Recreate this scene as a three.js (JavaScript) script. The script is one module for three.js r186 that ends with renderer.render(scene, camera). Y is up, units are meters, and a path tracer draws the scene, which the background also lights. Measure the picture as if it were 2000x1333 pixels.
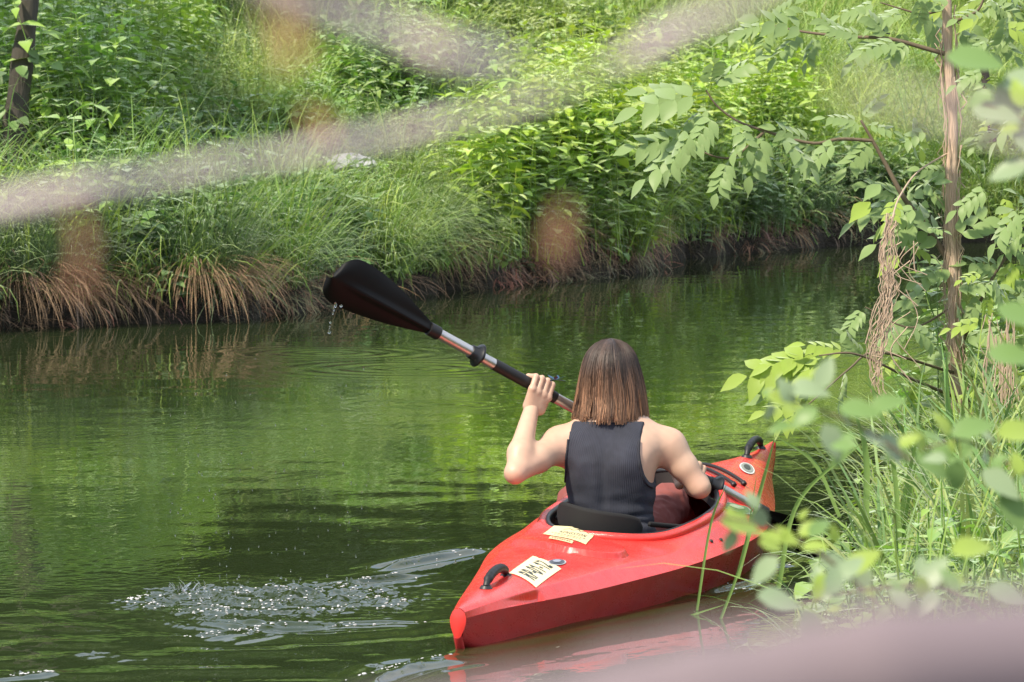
import * as THREE from 'three';
import { mergeGeometries } from 'three/addons/utils/BufferGeometryUtils.js';
import { createNoise2D, createNoise3D } from 'simplex-noise';

// ------------------------------------------------------------------ camera, sky, sun, exposure
const EYE = 1.45, F = 9400, PITCH = Math.atan((666.5 - 87) / F);
const scene = new THREE.Scene();
const camera = new THREE.PerspectiveCamera(2 * Math.atan(666.5 / F) * 180 / Math.PI, 1024 / 682, 0.1, 400);
camera.position.set(0, EYE, 0);
camera.rotation.x = -PITCH;
camera.focus = 14.5;
camera.userData.fStop = 22;
camera.updateMatrixWorld();

const renderer = new THREE.WebGLRenderer({ antialias: true });
renderer.setSize(1024, 682);
renderer.toneMapping = THREE.LinearToneMapping;
renderer.toneMappingExposure = 1.4;
renderer.shadowMap.enabled = true;

const sunDir = new THREE.Vector3(-0.52, 0.9, 0.5).normalize();
const sun = new THREE.DirectionalLight(0xfff2da, 4.9);
sun.position.copy(sunDir).multiplyScalar(60).add(new THREE.Vector3(0, 0, -22));
sun.target.position.set(0, 0, -22);
sun.castShadow = true;
sun.shadow.radius = 7;
sun.shadow.mapSize.set(4096, 4096);
Object.assign(sun.shadow.camera, { left: -25, right: 25, top: 30, bottom: -30, near: 1, far: 130 });
scene.add(sun, sun.target);

let seed = 20240611;
function rnd() { seed |= 0; seed = seed + 0x6D2B79F5 | 0; let t = Math.imul(seed ^ seed >>> 15, 1 | seed); t = t + Math.imul(t ^ t >>> 7, 61 | t) ^ t; return ((t ^ t >>> 14) >>> 0) / 4294967296; }
const rr = (a, b) => a + (b - a) * rnd();
const n2 = createNoise2D(rnd), n3 = createNoise3D(rnd);
const V = (x, y, z) => new THREE.Vector3(x, y, z);
const clamp = (x, a = 0, b = 1) => Math.min(b, Math.max(a, x));
const sm = (a, b, x) => { const t = clamp((x - a) / (b - a)); return t * t * (3 - 2 * t); };
const lerp = (a, b, t) => a + (b - a) * t;
function table(pts) { return (x) => { if (x <= pts[0][0]) return pts[0][1]; for (let i = 1; i < pts.length; i++) if (x <= pts[i][0]) { const [a, b] = [pts[i - 1], pts[i]]; return lerp(a[1], b[1], (x - a[0]) / (b[0] - a[0])); } return pts[pts.length - 1][1]; }; }
function curveTable(pts) { // monotone-ish smooth table
  return (x) => { const n = pts.length; if (x <= pts[0][0]) return pts[0][1]; if (x >= pts[n - 1][0]) return pts[n - 1][1]; let i = 1; while (pts[i][0] < x) i++;
    const m = (k) => k <= 0 || k >= n - 1 ? (pts[Math.min(n - 1, k + 1)][1] - pts[Math.max(0, k - 1)][1]) / (pts[Math.min(n - 1, k + 1)][0] - pts[Math.max(0, k - 1)][0]) : (pts[k + 1][1] - pts[k - 1][1]) / (pts[k + 1][0] - pts[k - 1][0]);
    const [x0, y0] = pts[i - 1], [x1, y1] = pts[i], h = x1 - x0, t = (x - x0) / h, t2 = t * t, t3 = t2 * t;
    return (2 * t3 - 3 * t2 + 1) * y0 + (t3 - 2 * t2 + t) * h * m(i - 1) + (-2 * t3 + 3 * t2) * y1 + (t3 - t2) * h * m(i); };
}
// a point of the place from where it appears (2000 x 1333 frame) and how far off it stands
const cp = Math.cos(PITCH), sp = Math.sin(PITCH);
function ray(px, py) { const x = (px - 1000) / F, y = -(py - 666.5) / F; const Y = y * cp - sp, Z = -cp - y * sp; return V(x / -Z, Y / -Z, -1); }
function at(px, py, d) { const r = ray(px, py); return V(r.x * d, EYE + r.y * d, -d); }
function onWater(px, py, h = 0) { const r = ray(px, py); const d = (h - EYE) / r.y; return V(r.x * d, h, -d); }
function pix(p) { const x = p.x, y = p.y - EYE, z = p.z; const Y = y * cp - z * sp, Z = y * sp + z * cp; return [1000 + F * x / -Z, 666.5 - F * Y / -Z]; }

// sky: a high bright overcast with thin blue gaps
{
  const w = 512, h = 256, a = new Float32Array(w * h * 4);
  for (let j = 0; j < h; j++) for (let i = 0; i < w; i++) {
    const el = (j + 0.5) / h * Math.PI - Math.PI / 2, az = i / w * Math.PI * 2, k = (j * w + i) * 4;
    const x = Math.cos(el) * Math.cos(az), z = Math.cos(el) * Math.sin(az), y = Math.sin(el);
    const c = 0.5 + 0.5 * (n3(x * 2.2, y * 3.5, z * 2.2) * 0.6 + n3(x * 5, y * 8, z * 5) * 0.3);
    const cl = sm(0.25, 0.8, c);
    a[k] = lerp(0.62, 1.06, cl); a[k + 1] = lerp(0.76, 1.08, cl); a[k + 2] = lerp(1.02, 1.12, cl); a[k + 3] = 1;
  }
  const sky = new THREE.DataTexture(a, w, h, THREE.RGBAFormat, THREE.FloatType);
  sky.mapping = THREE.EquirectangularReflectionMapping; sky.magFilter = THREE.LinearFilter; sky.needsUpdate = true;
  scene.background = sky; scene.environment = sky;
  scene.backgroundIntensity = 0.98; scene.environmentIntensity = 0.98;
}

// ------------------------------------------------------------------ helpers
const used = {};
function numbered(n) { used[n] = (used[n] ?? -1) + 1; return used[n] ? `${n}_${String(used[n]).padStart(3, '0')}` : n; }
function tag(o, label, category, group, kind) { o.userData.label = label; if (category) o.userData.category = category; if (group) o.userData.group = group; if (kind) o.userData.kind = kind; return o; }
function shadowed(o) { o.castShadow = true; o.receiveShadow = true; return o; }
function top(name, geo, m, label, category, group, kind) { const o = shadowed(new THREE.Mesh(geo, m)); o.name = numbered(name); scene.add(o); return tag(o, label, category, group, kind); }
function base(name, p, label, category, group, kind) { const o = new THREE.Group(); o.name = numbered(name); o.position.copy(p); scene.add(o); return tag(o, label, category, group, kind); }
function part(parent, name, geo, m, label) { const o = shadowed(new THREE.Mesh(geo, m)); o.name = name; parent.add(o); if (label) o.userData.label = label; return o; }
function copies(parent, name, geo, m, list) {
  const o = shadowed(new THREE.InstancedMesh(geo, m, list.length)); o.name = name; parent.add(o);
  const c = new THREE.Color();
  list.forEach((it, i) => { o.setMatrixAt(i, it.m); o.setColorAt(i, c.setRGB(...it.c)); });
  o.instanceMatrix.needsUpdate = true; o.userData.kind = 'stuff';
  return o;
}
function mtx(p, yaw, lean, leanDir, sx, sy = sx, sz = sx) {
  const q = new THREE.Quaternion().setFromAxisAngle(V(Math.cos(leanDir), 0, Math.sin(leanDir)), lean).multiply(new THREE.Quaternion().setFromAxisAngle(V(0, 1, 0), yaw));
  return new THREE.Matrix4().compose(p, q, V(sx, sy, sz));
}
class MB { // collects leaves, blades, tubes
  constructor() { this.p = []; this.i = []; this.c = null; this.uv = null; }
  vert(v, c) { this.p.push(v.x, v.y, v.z); if (c) { this.c ??= []; this.c.push(c[0], c[1], c[2]); } return this.p.length / 3 - 1; }
  tri(a, b, c) { this.i.push(a, b, c); }
  quad(a, b, c, d) { this.i.push(a, b, c, a, c, d); }
  // a folded leaf: o base, d direction, n upward normal, profile of half widths
  leaf(o, d, n, len, wid, { prof = [0.05, 0.7, 1, 0.75, 0.3, 0.0], fold = 0.25, curl = 0.3, c } = {}) {
    d = d.clone().normalize(); const s = V().crossVectors(d, n).normalize(); const up = V().crossVectors(s, d).normalize();
    const N = prof.length; let prev = null;
    for (let k = 0; k < N; k++) {
      const t = k / (N - 1), m = o.clone().addScaledVector(d, len * t * (1 - 0.12 * curl * t)).addScaledVector(up, -curl * len * t * t * 0.5);
      const w = wid * 0.5 * prof[k];
      const row = k === N - 1 ? [this.vert(m, c)] : [this.vert(m.clone().addScaledVector(s, -w).addScaledVector(up, fold * w), c), this.vert(m, c), this.vert(m.clone().addScaledVector(s, w).addScaledVector(up, fold * w), c)];
      if (prev) { if (row.length === 3) { this.quad(prev[0], prev[1], row[1], row[0]); this.quad(prev[1], prev[2], row[2], row[1]); } else { this.tri(prev[0], prev[1], row[0]); this.tri(prev[1], prev[2], row[0]); } }
      prev = row;
    }
  }
  // a long blade that arches over
  blade(o, dirXZ, up0, len, wid, droop, segs = 5, c, c2) {
    const side = V(-dirXZ.z, 0, dirXZ.x); let p = o.clone(), ang = up0, prev = null; const st = len / segs;
    for (let k = 0; k <= segs; k++) {
      const t = k / segs, w = wid * 0.5 * (k === segs ? 0.06 : Math.min(1, 0.55 + t * 1.5) * (1 - Math.pow(t, 2.2) * 0.8));
      const col = c && c2 ? [lerp(c[0], c2[0], t), lerp(c[1], c2[1], t), lerp(c[2], c2[2], t)] : c;
      const tw = side.clone().addScaledVector(V(0, 1, 0), 0.25 * Math.sin(ang * 3 + o.x * 50));
      const a = this.vert(p.clone().addScaledVector(tw, -w), col), b = this.vert(p.clone().addScaledVector(tw, w), col);
      if (prev) this.quad(prev[0], prev[1], b, a);
      prev = [a, b];
      p = p.clone().addScaledVector(dirXZ, Math.cos(ang) * st).addScaledVector(V(0, 1, 0), Math.sin(ang) * st); ang -= droop / segs * (0.4 + 1.2 * t);
    }
  }
  tube(pts, rad, sides = 5, c) { // pts Vector3[], rad number or (t)=>r
    const N = pts.length; let ref = V(0.31, 0.17, 0.93), prev = null;
    for (let k = 0; k < N; k++) {
      const t = k / (N - 1), tan = pts[Math.min(N - 1, k + 1)].clone().sub(pts[Math.max(0, k - 1)]).normalize();
      const a = V().crossVectors(tan, ref).normalize(), b = V().crossVectors(tan, a); ref = V().crossVectors(a, tan).normalize();
      const r = typeof rad === 'function' ? rad(t) : rad, row = [], col = typeof c === 'function' ? c(t) : c;
      for (let s = 0; s < sides; s++) { const g = s / sides * Math.PI * 2; row.push(this.vert(pts[k].clone().addScaledVector(a, Math.cos(g) * r).addScaledVector(b, Math.sin(g) * r), col)); }
      if (prev) for (let s = 0; s < sides; s++) { const s2 = (s + 1) % sides; this.quad(prev[s], row[s], row[s2], prev[s2]); }
      else { const e = this.vert(pts[k], col); for (let s = 0; s < sides; s++) this.tri(e, row[s], row[(s + 1) % sides]); }
      prev = row;
    }
    const e = this.vert(pts[N - 1], typeof c === 'function' ? c(1) : c); for (let s = 0; s < sides; s++) this.tri(e, prev[(s + 1) % sides], prev[s]);
  }
  geo() {
    const g = new THREE.BufferGeometry(); g.setAttribute('position', new THREE.Float32BufferAttribute(this.p, 3));
    if (this.c) g.setAttribute('color', new THREE.Float32BufferAttribute(this.c, 3));
    g.setIndex(this.i); g.computeVertexNormals(); return g;
  }
}
function smoothLine(pts, n) { return new THREE.CatmullRomCurve3(pts, false, 'centripetal').getPoints(n); }
function surfaceNets(f, lo, hi, cell) {
  const nx = Math.ceil((hi.x - lo.x) / cell) + 1, ny = Math.ceil((hi.y - lo.y) / cell) + 1, nz = Math.ceil((hi.z - lo.z) / cell) + 1;
  const g = new Float32Array(nx * ny * nz), id = (x, y, z) => x + nx * (y + ny * z);
  for (let z = 0; z < nz; z++) for (let y = 0; y < ny; y++) for (let x = 0; x < nx; x++) g[id(x, y, z)] = f(lo.x + x * cell, lo.y + y * cell, lo.z + z * cell);
  const vi = new Int32Array(nx * ny * nz).fill(-1), pos = [], nor = [], idx = [];
  for (let z = 0; z < nz - 1; z++) for (let y = 0; y < ny - 1; y++) for (let x = 0; x < nx - 1; x++) {
    let c = 0, sx = 0, sy = 0, sz = 0;
    for (let e = 0; e < 12; e++) {
      const ax = e >> 2, b1 = e & 1, b2 = (e >> 1) & 1;
      const p = ax === 0 ? [0, b1, b2] : ax === 1 ? [b1, 0, b2] : [b1, b2, 0], q = p.slice(); q[ax] = 1;
      const a = g[id(x + p[0], y + p[1], z + p[2])], b = g[id(x + q[0], y + q[1], z + q[2])];
      if ((a < 0) === (b < 0)) continue; const t = a / (a - b);
      sx += p[0] + (q[0] - p[0]) * t; sy += p[1] + (q[1] - p[1]) * t; sz += p[2] + (q[2] - p[2]) * t; c++;
    }
    if (!c) continue;
    const X = lo.x + (x + sx / c) * cell, Y = lo.y + (y + sy / c) * cell, Z = lo.z + (z + sz / c) * cell;
    vi[id(x, y, z)] = pos.length / 3; pos.push(X, Y, Z);
    const e = cell * 0.5, N = V(f(X + e, Y, Z) - f(X - e, Y, Z), f(X, Y + e, Z) - f(X, Y - e, Z), f(X, Y, Z + e) - f(X, Y, Z - e)).normalize();
    nor.push(N.x, N.y, N.z);
  }
  for (let z = 1; z < nz - 1; z++) for (let y = 1; y < ny - 1; y++) for (let x = 1; x < nx - 1; x++) {
    const s = g[id(x, y, z)] < 0;
    const face = (a, b, c, d, flip) => { if (a < 0 || b < 0 || c < 0 || d < 0) return; flip ? idx.push(a, c, b, a, d, c) : idx.push(a, b, c, a, c, d); };
    if (s !== g[id(x + 1, y, z)] < 0) face(vi[id(x, y - 1, z - 1)], vi[id(x, y, z - 1)], vi[id(x, y, z)], vi[id(x, y - 1, z)], !s);
    if (s !== g[id(x, y + 1, z)] < 0) face(vi[id(x - 1, y, z - 1)], vi[id(x - 1, y, z)], vi[id(x, y, z)], vi[id(x, y, z - 1)], !s);
    if (s !== g[id(x, y, z + 1)] < 0) face(vi[id(x - 1, y - 1, z)], vi[id(x, y - 1, z)], vi[id(x, y, z)], vi[id(x - 1, y, z)], !s);
  }
  const geo = new THREE.BufferGeometry(); geo.setAttribute('position', new THREE.Float32BufferAttribute(pos, 3)); geo.setAttribute('normal', new THREE.Float32BufferAttribute(nor, 3)); geo.setIndex(idx);
  return geo;
}
const smin = (a, b, k) => { const h = Math.max(k - Math.abs(a - b), 0) / k; return Math.min(a, b) - h * h * k * 0.25; };
function capsule(a, b, ra, rb) { const bx = b.x - a.x, by = b.y - a.y, bz = b.z - a.z, L = bx * bx + by * by + bz * bz || 1e-9; return (x, y, z) => { const px = x - a.x, py = y - a.y, pz = z - a.z, t = clamp((px * bx + py * by + pz * bz) / L); return Math.hypot(px - bx * t, py - by * t, pz - bz * t) - lerp(ra, rb, t); }; }
function gridTex(size, fn, srgb = false) { const a = new Uint8Array(size * size * 4); for (let j = 0; j < size; j++) for (let i = 0; i < size; i++) { const v = fn(i / size, j / size), k = (j * size + i) * 4; const c = Array.isArray(v) ? v : [v, v, v]; for (let q = 0; q < 3; q++) a[k + q] = clamp(c[q]) * 255; a[k + 3] = 255; } const t = new THREE.DataTexture(a, size, size); t.wrapS = t.wrapT = THREE.RepeatWrapping; t.magFilter = THREE.LinearFilter; if (srgb) t.colorSpace = THREE.SRGBColorSpace; t.needsUpdate = true; return t; }
const tile = (fn) => (u, v) => { const a = fn(u, v), b = fn(u - 1, v), c = fn(u, v - 1), d = fn(u - 1, v - 1); return lerp(lerp(a, b, u), lerp(c, d, u), v); };

// ------------------------------------------------------------------ materials
function leafy(r, g, b, through = 0.42, coat = 0.25) { return new THREE.MeshPhysicalMaterial({ color: new THREE.Color().setRGB(r, g, b), roughness: 1, transmission: through, thickness: 0, clearcoat: coat, clearcoatRoughness: 0.38, side: THREE.DoubleSide }); }
const M = {
  leaf: leafy(1, 1, 1, 0.48, 0.3), grass: leafy(1, 1, 1, 0.42, 0.2),
  dry: new THREE.MeshStandardMaterial({ color: 0xffffff, roughness: 0.9, side: THREE.DoubleSide }),
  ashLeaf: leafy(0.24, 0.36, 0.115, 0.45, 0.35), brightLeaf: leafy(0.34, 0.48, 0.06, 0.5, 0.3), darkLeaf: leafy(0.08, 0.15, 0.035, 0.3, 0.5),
  stem: new THREE.MeshStandardMaterial({ color: new THREE.Color().setRGB(0.12, 0.14, 0.05), roughness: 0.8 }),
};
const soilTex = gridTex(256, tile((u, v) => 0.5 + 0.3 * n2(u * 9, v * 9) + 0.2 * n2(u * 31, v * 31)));
soilTex.repeat.set(1.3, 1.3);
M.soil = new THREE.MeshStandardMaterial({ color: new THREE.Color().setRGB(0.030, 0.025, 0.016), roughness: 1, bumpMap: soilTex, bumpScale: 0.03 });
const barkTex = gridTex(256, tile((u, v) => 0.5 + 0.3 * n2(u * 22, v * 4) + 0.25 * n2(u * 50, v * 14)));
M.darkBark = new THREE.MeshStandardMaterial({ color: new THREE.Color().setRGB(0.055, 0.048, 0.038), roughness: 0.95, bumpMap: barkTex, bumpScale: 0.012 });
M.paleBark = new THREE.MeshStandardMaterial({ color: new THREE.Color().setRGB(0.60, 0.44, 0.32), roughness: 0.9, vertexColors: false, bumpMap: barkTex, bumpScale: 0.008 });
M.vine = new THREE.MeshStandardMaterial({ color: new THREE.Color().setRGB(0.42, 0.32, 0.235), roughness: 0.9 });
M.twig = new THREE.MeshStandardMaterial({ color: new THREE.Color().setRGB(0.13, 0.10, 0.065), roughness: 0.9 });

// ------------------------------------------------------------------ stream bank frame: s runs along the far edge, q inland
const T2 = [0.4209, 0.9071], N2 = [-0.9071, 0.4209];
const edgePix = [[-260, 668], [0, 641], [100, 640], [300, 632], [500, 624], [600, 604], [720, 592], [850, 573], [1000, 555], [1100, 546], [1240, 534], [1310, 510], [1500, 490], [1700, 479], [1850, 475], [2050, 470], [2400, 462]];
const edgeS = []; for (const [px, py] of edgePix) { const p = onWater(px, py), d = -p.z; edgeS.push([p.x * T2[0] + d * T2[1], p.x * N2[0] + d * N2[1]]); }
edgeS.unshift([-20, edgeS[0][1] - 1.5]); edgeS.push([70, edgeS[edgeS.length - 1][1] + 1]);
edgeS.sort((a, b) => a[0] - b[0]);
const eTab = table(edgeS);
const edge = (s) => eTab(s) + 0.10 * n2(s * 1.7, 3) + 0.05 * n2(s * 5, 8);
const sq = (x, z) => { const d = -z, s = x * T2[0] + d * T2[1]; return [s, x * N2[0] + d * N2[1] - edge(s)]; };
const hTab = table([[-3, -1.2], [-0.5, -0.5], [-0.02, -0.22], [0.03, 0.12], [0.12, 0.24], [0.4, 0.36], [1, 0.5], [2, 0.72], [4, 1.1], [7, 1.6], [12, 2.3], [20, 2.8], [70, 3.6]]);
function bankH(s, q) { const k = sm(0.05, 1.5, q); return hTab(q) + k * (0.13 * n2(s * 0.6, q * 0.6) + 0.10 * n2(s * 1.7 + 7, q * 1.7)) + (q > 0 && q < 1 ? 0.04 * n2(s * 4, 20) : 0); }
function bankPoint(s, q) { const e = edge(s) + q; return V(s * T2[0] + e * N2[0], bankH(s, q), -(s * T2[1] + e * N2[1])); }
{
  const ss = []; for (let s = -20; s < 12; s += 0.8) ss.push(s); for (let s = 12; s < 42; s += 0.12) ss.push(s); for (let s = 42; s <= 75; s += 1.5) ss.push(s);
  const qs = [-3, -1, -0.5, -0.2, -0.02, 0.0, 0.03, 0.07, 0.12, 0.2, 0.3, 0.45, 0.65, 0.9, 1.2, 1.5, 1.9, 2.4, 3, 3.6, 4.3, 5, 6, 7, 8, 10, 12, 15, 20, 30, 45, 70];
  const p = [], uv = [], idx = [];
  ss.forEach((s, i) => qs.forEach((q, j) => { const P = bankPoint(s, q); p.push(P.x, P.y, P.z); uv.push(s, q + P.y); if (i && j) { const a = (i - 1) * qs.length + j - 1, b = a + 1, c = i * qs.length + j, d = c - 1; idx.push(a, d, c, a, c, b); } }));
  const g = new THREE.BufferGeometry(); g.setAttribute('position', new THREE.Float32BufferAttribute(p, 3)); g.setAttribute('uv', new THREE.Float32BufferAttribute(uv, 2)); g.setIndex(idx); g.computeVertexNormals();
  M.soil.side = THREE.DoubleSide;
  top('far_bank_ground', g, M.soil, 'dark earth of the far stream bank under the plants', 'bank', null, 'structure');
}
// near bank, on the right and under the photographer
const nearEdge = curveTable([[-30, 6.0], [-8, 7.6], [-3, 8.7], [-1, 9.5], [0.42, 9.9], [0.78, 11.3], [1.0, 12.8], [1.2, 14.6], [1.52, 16.4], [2.3, 17.2], [4, 18], [9, 20], [30, 30]]); // x -> d where land gives way to water
const nearD = (x, d) => { let m = 1e9; for (let k = -12; k <= 12; k++) { const xx = x + k * 0.12, e = nearEdge(xx); m = Math.min(m, Math.hypot(xx - x, Math.max(0, d < e ? e - d : 0))); } return d < nearEdge(x) ? m : -(d - nearEdge(x)); };
const nearH = (x, d) => { const q = nearD(x, d); return q < 0 ? Math.max(-0.6, q * 1.2 - 0.05) : 0.0 + 0.16 * sm(0, 0.3, q) + 0.12 * sm(0.2, 2.5, q) - 0.04 + 0.025 * n2(x * 2.2, d * 2.2); };
{
  const xs = [], ds = []; for (let x = -30; x < -4; x += 1.5) xs.push(x); for (let x = -4; x < 6; x += 0.1) xs.push(x); for (let x = 6; x <= 30; x += 1.5) xs.push(x);
  for (let d = -25; d < 6; d += 1.5) ds.push(d); for (let d = 6; d < 20; d += 0.1) ds.push(d); for (let d = 20; d <= 32; d += 1) ds.push(d);
  const p = [], uv = [], idx = [], n = ds.length;
  xs.forEach((x, i) => ds.forEach((d, j) => { p.push(x, nearH(x, d), -d); uv.push(x, d); if (i && j) { const a = (i - 1) * n + j - 1, b = a + 1, c = i * n + j, e = c - 1; idx.push(a, e, c, a, c, b); } }));
  const g = new THREE.BufferGeometry(); g.setAttribute('position', new THREE.Float32BufferAttribute(p, 3)); g.setAttribute('uv', new THREE.Float32BufferAttribute(uv, 2)); g.setIndex(idx); g.computeVertexNormals();
  top('near_bank_ground', g, M.soil, 'dark earth of the near bank under the sedges', 'bank', null, 'structure');
}

// ------------------------------------------------------------------ kayak frame and deck shape
const KS = V(-0.1315, 0, -11.5), KL = 3.15, KA = Math.atan2(0.9055, 3.0), KF = V(Math.sin(KA), 0, -Math.cos(KA)), KR = V(Math.cos(KA), 0, Math.sin(KA));
const kuv = (p) => { const dx = p.x - KS.x, dz = p.z - KS.z; return [dx * KF.x + dz * KF.z, dx * KR.x + dz * KR.z]; };
const kW = curveTable([[0, 0.018], [0.03, 0.042], [0.085, 0.082], [0.185, 0.152], [0.25, 0.196], [0.35, 0.262], [0.45, 0.298], [0.55, 0.303], [0.65, 0.268], [0.75, 0.204], [0.85, 0.124], [0.93, 0.056], [0.98, 0.022], [1, 0.010]]);
const kSeam = curveTable([[0, 0.075], [0.05, 0.082], [0.2, 0.085], [0.35, 0.1], [0.5, 0.115], [0.65, 0.125], [0.8, 0.14], [0.92, 0.165], [1, 0.2]]);
const kCrown = curveTable([[0, 0.098], [0.03, 0.108], [0.09, 0.125], [0.2, 0.140], [0.3, 0.150], [0.37, 0.150], [0.45, 0.185], [0.55, 0.222], [0.63, 0.243], [0.7, 0.242], [0.8, 0.236], [0.92, 0.235], [1, 0.252]]);
const kKeel = curveTable([[0, 0.02], [0.02, -0.01], [0.06, -0.05], [0.15, -0.08], [0.5, -0.095], [0.8, -0.08], [0.88, -0.03], [0.95, 0.05], [1, 0.15]]);
const CK = { u: 1.60, a: 0.425, w: 0.212 };
const ckE = (u, v) => { const t = (u - CK.u) / CK.a, w = CK.w * (1 - 0.16 * t * Math.abs(t)); return Math.pow(Math.abs(t), 2.3) + Math.pow(Math.abs(v / w), 2.3); };
function deckH(u, v, bumps = true) {
  const t = u / KL, w = kW(t), hs = kSeam(t), hc = kCrown(t), sh = 0.8 * w, a = Math.abs(v);
  const hsh = lerp(hs, hc, lerp(0.62, 0.5, sm(0.3, 0.5, t)));
  let h = a < sh ? hc - (hc - hsh) * Math.pow(a / sh, 2.0) : lerp(hsh, hs, clamp((a - sh) / (0.2 * w)));
  if (bumps) {
    if (u > 0.6 && u < 1.3) { // raised plate moulded behind the cockpit
      const ax = -0.19, au = 1.20, bx = 0.05, bu = 0.945, L = (bx - ax) ** 2 + (bu - au) ** 2, k = clamp(((v - ax) * (bx - ax) + (u - au) * (bu - au)) / L);
      const d = Math.hypot(v - lerp(ax, bx, k), u - lerp(au, bu, k)) - 0.102; h += 0.015 * sm(0.0015, -0.0035, d) * (1 - sm(0.68 * w, 0.8 * w, a));
    }
    if (t > 0.05 && t < 0.125 && a > sh) { const k = sm(0.055, 0.112, t) * (t < 0.114 ? 1 : sm(0.12, 0.114, t)); const y = (a - sh) / (0.2 * w); h -= 0.016 * k * sm(0.1, 0.3, y) * sm(0.99, 0.8, y); }
    if (u < 1.15) h -= 0.0025 * Math.exp(-(((v + 0.012) / 0.004) ** 2)) * sm(0.35, 0.4, u) * sm(0.86, 0.8, u); // mould line
    const rim = ckE(u, v); if (rim < 1.9) h += (u < CK.u ? lerp(0.012, 0.003, sm(-0.15, -0.4, u - CK.u)) : 0.012) * sm(1.75, 1.05, rim);
  }
  return h;
}
const kp = (u, v, h) => V(v, h, -u);                        // kayak's own axes
const kw = (u, v, h) => V(KS.x + KF.x * u + KR.x * v, h, KS.z + KF.z * u + KR.z * v);
function deckHit(px, py) { const r = ray(px, py); for (let d = 11.2; d < 15; d += 0.004) { const p = V(r.x * d, EYE + r.y * d, -d), [u, v] = kuv(p); if (u > 0 && u < KL && Math.abs(v) < kW(u / KL) && p.y < deckH(u, v)) return [u, v]; } return [1.5, 0]; }

// ------------------------------------------------------------------ water
const splashC = onWater(520, 1172);
function gauss(x, a, s) { const t = (x - a) / s; return Math.exp(-t * t); }
const ridges = [ // wake crests: points along each crest (x, d), height, half width
  [[[760, 1112], [850, 1095], [950, 1076]], 0.016, 0.05], [[[560, 1168], [680, 1142], [800, 1128]], 0.014, 0.05], [[[520, 1224], [660, 1224], [830, 1218]], 0.013, 0.05],
  [[[380, 1245], [460, 1238], [520, 1226]], 0.012, 0.05], [[[330, 1196], [420, 1215], [520, 1222]], 0.012, 0.045], [[[700, 1330], [790, 1302], [880, 1286]], 0.016, 0.06], [[[-40, 1325], [40, 1322], [110, 1318]], 0.01, 0.05], [[[140, 1282], [180, 1279], [225, 1278]], 0.007, 0.04],
  [[[1385, 1160], [1430, 1150], [1490, 1135]], 0.012, 0.04], [[[1440, 1112], [1480, 1108], [1540, 1105]], 0.010, 0.04],
].flatMap(([pts, h, w], k) => [0, 1, 2, 3].map((j) => ({ pts: pts.map(([a, b], i) => onWater(a + j * 23 * (k % 2 ? 1 : -1), b + [0, 5, -5, 10][j] + (i ? 0 : j))), h: h * [0.62, 0.36, 0.30, 0.2][j], w: w * [0.52, 0.36, 0.32, 0.3][j] })));
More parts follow.
